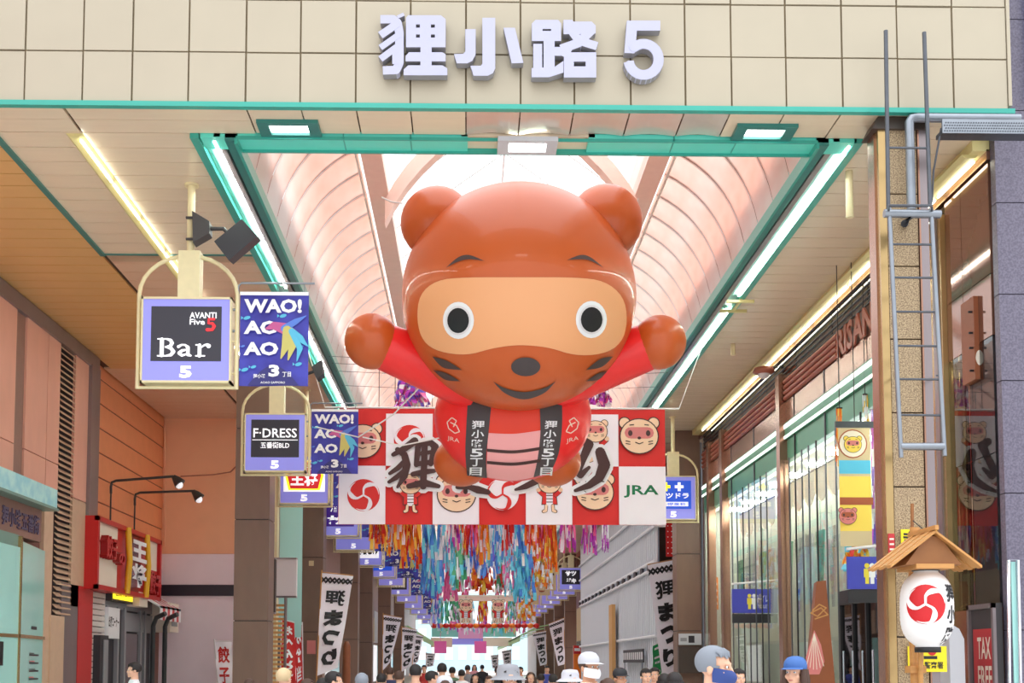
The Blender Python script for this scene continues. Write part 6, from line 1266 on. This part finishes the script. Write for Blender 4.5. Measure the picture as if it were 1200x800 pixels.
def person(lab, px, ytop, Y, face, hair='hair', hcol='hair_black', shirt='shirt_black', extra=(), skin='skin', trousers='trousers_dark', v=0):
    top = P(px, ytop, Y); H = 1.645 if 'cap' in [e[0] for e in extra] or hair else 1.625; s = top.z / H
    t = thing('person', lab, 'person', (top.x, Y, 0)); t.scale = (s, s, s); t.rotation_euler.z = math.radians(face)
    o = bpy.data.objects.new('body', BODY[v % 2]); COL.objects.link(o); o.parent = t
    for i, m in enumerate((skin, shirt, trousers, 'shoe')): o.material_slots[i].link = 'OBJECT'; o.material_slots[i].material = MATS[m]
    covered = any(e[0] in ('cap', 'hat') for e in extra)
    if hair: put('hair', 'under' if covered and hair == 'hair' else hair, hcol, t)
    for e, m in extra: put({'cap': 'cap', 'hat': 'sun_hat', 'mask': 'face_mask'}[e], e, m, t)
    for sx in (-1, 1): e = put('eye', 'eye', 'white', t, (sx * .031, -.079, 1.497)); put('pupil', 'pupil', 'hair_black', e, (0, -.0055, 0))
    if 'mask' not in [e[0] for e in extra]: put('mouth', 'mouth', 'lip', t, (0, -.092, 1.431))
    return t
# face: 0 looks at the camera, 90 looks right, 180 walks away
PE = [
 ('person in a white shirt with grey hair and a navy face mask looking right', 838, 752, 6.9, 62, 'hair', 'hair_grey', 'shirt_white', [('mask', 'mask_navy')]),
 ('person in a white cap and white face mask in the middle of the crowd', 691, 762, 10.6, 35, 'hair', 'hair_brown', 'shirt_white', [('cap', 'cap_white'), ('mask', 'mask_white')], 'skin_tan'),
 ('person with a blue cap and brown hair before the brown sail sign', 931, 767, 9.6, -38, 'long', 'hair_brown', 'shirt_black', [('cap', 'cap_blue')]),
 ('person in a white shirt walking past the restaurant door on the left', 157, 774, 17.5, -70, 'hair', 'hair_black', 'shirt_white'),
 ('person with dark hair between the grey-haired one and the blue cap', 866, 781, 14, 5, 'hair', 'hair_black', 'shirt_black'),
 ('long-haired person in a pale sun hat facing the camera', 596, 775, 8.8, 12, 'long', 'hair_black', 'shirt_pink', [('hat', 'shirt_grey')]),
 ('person with pale hair beside the red shop banners', 333, 780, 12.5, 165, 'hair', 'hair_pale', 'shirt_green'),
 ('person with black hair turned right under the first white banner', 392, 784, 13, 95, 'hair', 'hair_black', 'shirt_white'), ('grey-haired person walking away beside the left columns', 424, 786, 13, 180, 'hair', 'hair_grey', 'shirt_grey'),
 ('person with black hair low at the foot of the first white banner', 378, 792, 14, 170, 'hair', 'hair_black', 'shirt_navy'), ('person with brown hair under the notice of the second left column', 361, 793, 15, 120, 'hair', 'hair_brown', 'shirt_grey'),
 ('tall person in a blue shirt walking away left of the street middle', 487, 776, 15, 180, 'hair', 'hair_black', 'shirt_blue'), ('person in navy behind the blue-shirted one on its left', 468, 784, 18, 175, 'hair', 'hair_brown', 'shirt_navy'), ('person with dark hair turned right beside the blue shirt', 507, 784, 16, 100, 'hair', 'hair_black', 'shirt_navy'),
 ('dark-haired person walking away before the far glow', 518, 775, 19, 180, 'hair', 'hair_black', 'shirt_black'), ('person in a pale cap low before the far glow', 521, 790, 12, 185, 'hair', 'hair_brown', 'shirt_pink', [('cap', 'cap_white')]), ('person in red under the far banner', 557, 788, 22, 0, 'long', 'hair_black', 'shirt_red'), ('person in a white shirt under the far banner', 541, 783, 24, 180, 'hair', 'hair_black', 'shirt_white'),
 ('person with brown hair left of the sun hat', 573, 790, 20, 0, 'hair', 'hair_brown', 'shirt_grey'), ('person in pink right of the sun hat', 622, 786, 20, 0, 'long', 'hair_brown', 'shirt_pink'), ('person in red right of the sun hat', 634, 788, 22, 180, 'hair', 'hair_black', 'shirt_red'), ('dark-haired person between the sun hat and the pale hat', 648, 788, 18, 180, 'hair', 'hair_black', 'shirt_black'),
 ('person in a pale grey sun hat left of the white cap', 669, 782, 11, 25, 'long', 'hair_black', 'shirt_grey', [('hat', 'cap_white')]), ('person in a black cap right of the white cap', 727, 781, 14, 20, 'hair', 'hair_black', 'shirt_black', [('cap', 'cap_black')], 'skin_tan'),
 ('person with black hair at the foot of the site fence', 757, 781, 16, 10, 'hair', 'hair_black', 'shirt_grey'), ('person with black hair beside the green striped banner', 767, 780, 18, -20, 'hair', 'hair_black', 'shirt_white'), ('person with long black hair walking away before the large right banner', 790, 785, 12, 180, 'long', 'hair_black', 'shirt_black'), ('person with long black hair in white before the large right banner', 778, 787, 14, 180, 'long', 'hair_black', 'shirt_white'),
 ('person in navy walking away by the fourth left column', 457, 780, 22, 180, 'hair', 'hair_brown', 'shirt_navy'), ('person in black low by the fourth left column', 447, 787, 17, 180, 'hair', 'hair_black', 'shirt_black'), ('person in green walking away near the middle', 530, 780, 26, 180, 'hair', 'hair_black', 'shirt_green'), ('person in grey far under the pink lantern', 548, 778, 32, 180, 'hair', 'hair_black', 'shirt_grey'), ('person in tan far in the street middle', 583, 780, 28, 180, 'hair', 'hair_brown', 'trousers_tan'), ('person in white far on the right of the street middle', 610, 780, 30, 0, 'hair', 'hair_black', 'shirt_white'), ('person in blue far beside the right columns', 641, 779, 34, 0, 'hair', 'hair_black', 'shirt_blue'), ('person in red far beside the left columns', 497, 778, 34, 0, 'hair', 'hair_black', 'shirt_red'),
 ('person in black far before the end building', 565, 778, 42, 180, 'hair', 'hair_black', 'shirt_black'), ('person in pink far before the end building', 556, 778, 46, 0, 'long', 'hair_brown', 'shirt_pink'), ('person in pale grey low before the white cap', 712, 792, 12, 200, 'hair', 'hair_brown', 'shirt_grey'), ('person with a bare brown head low at the left edge of the crowd', 292, 793, 16, 180, 'hair', 'hair_brown', 'shirt_black'),
]
for i, p in enumerate(PE): person(*p[:8], *(p[8:]), v=i)
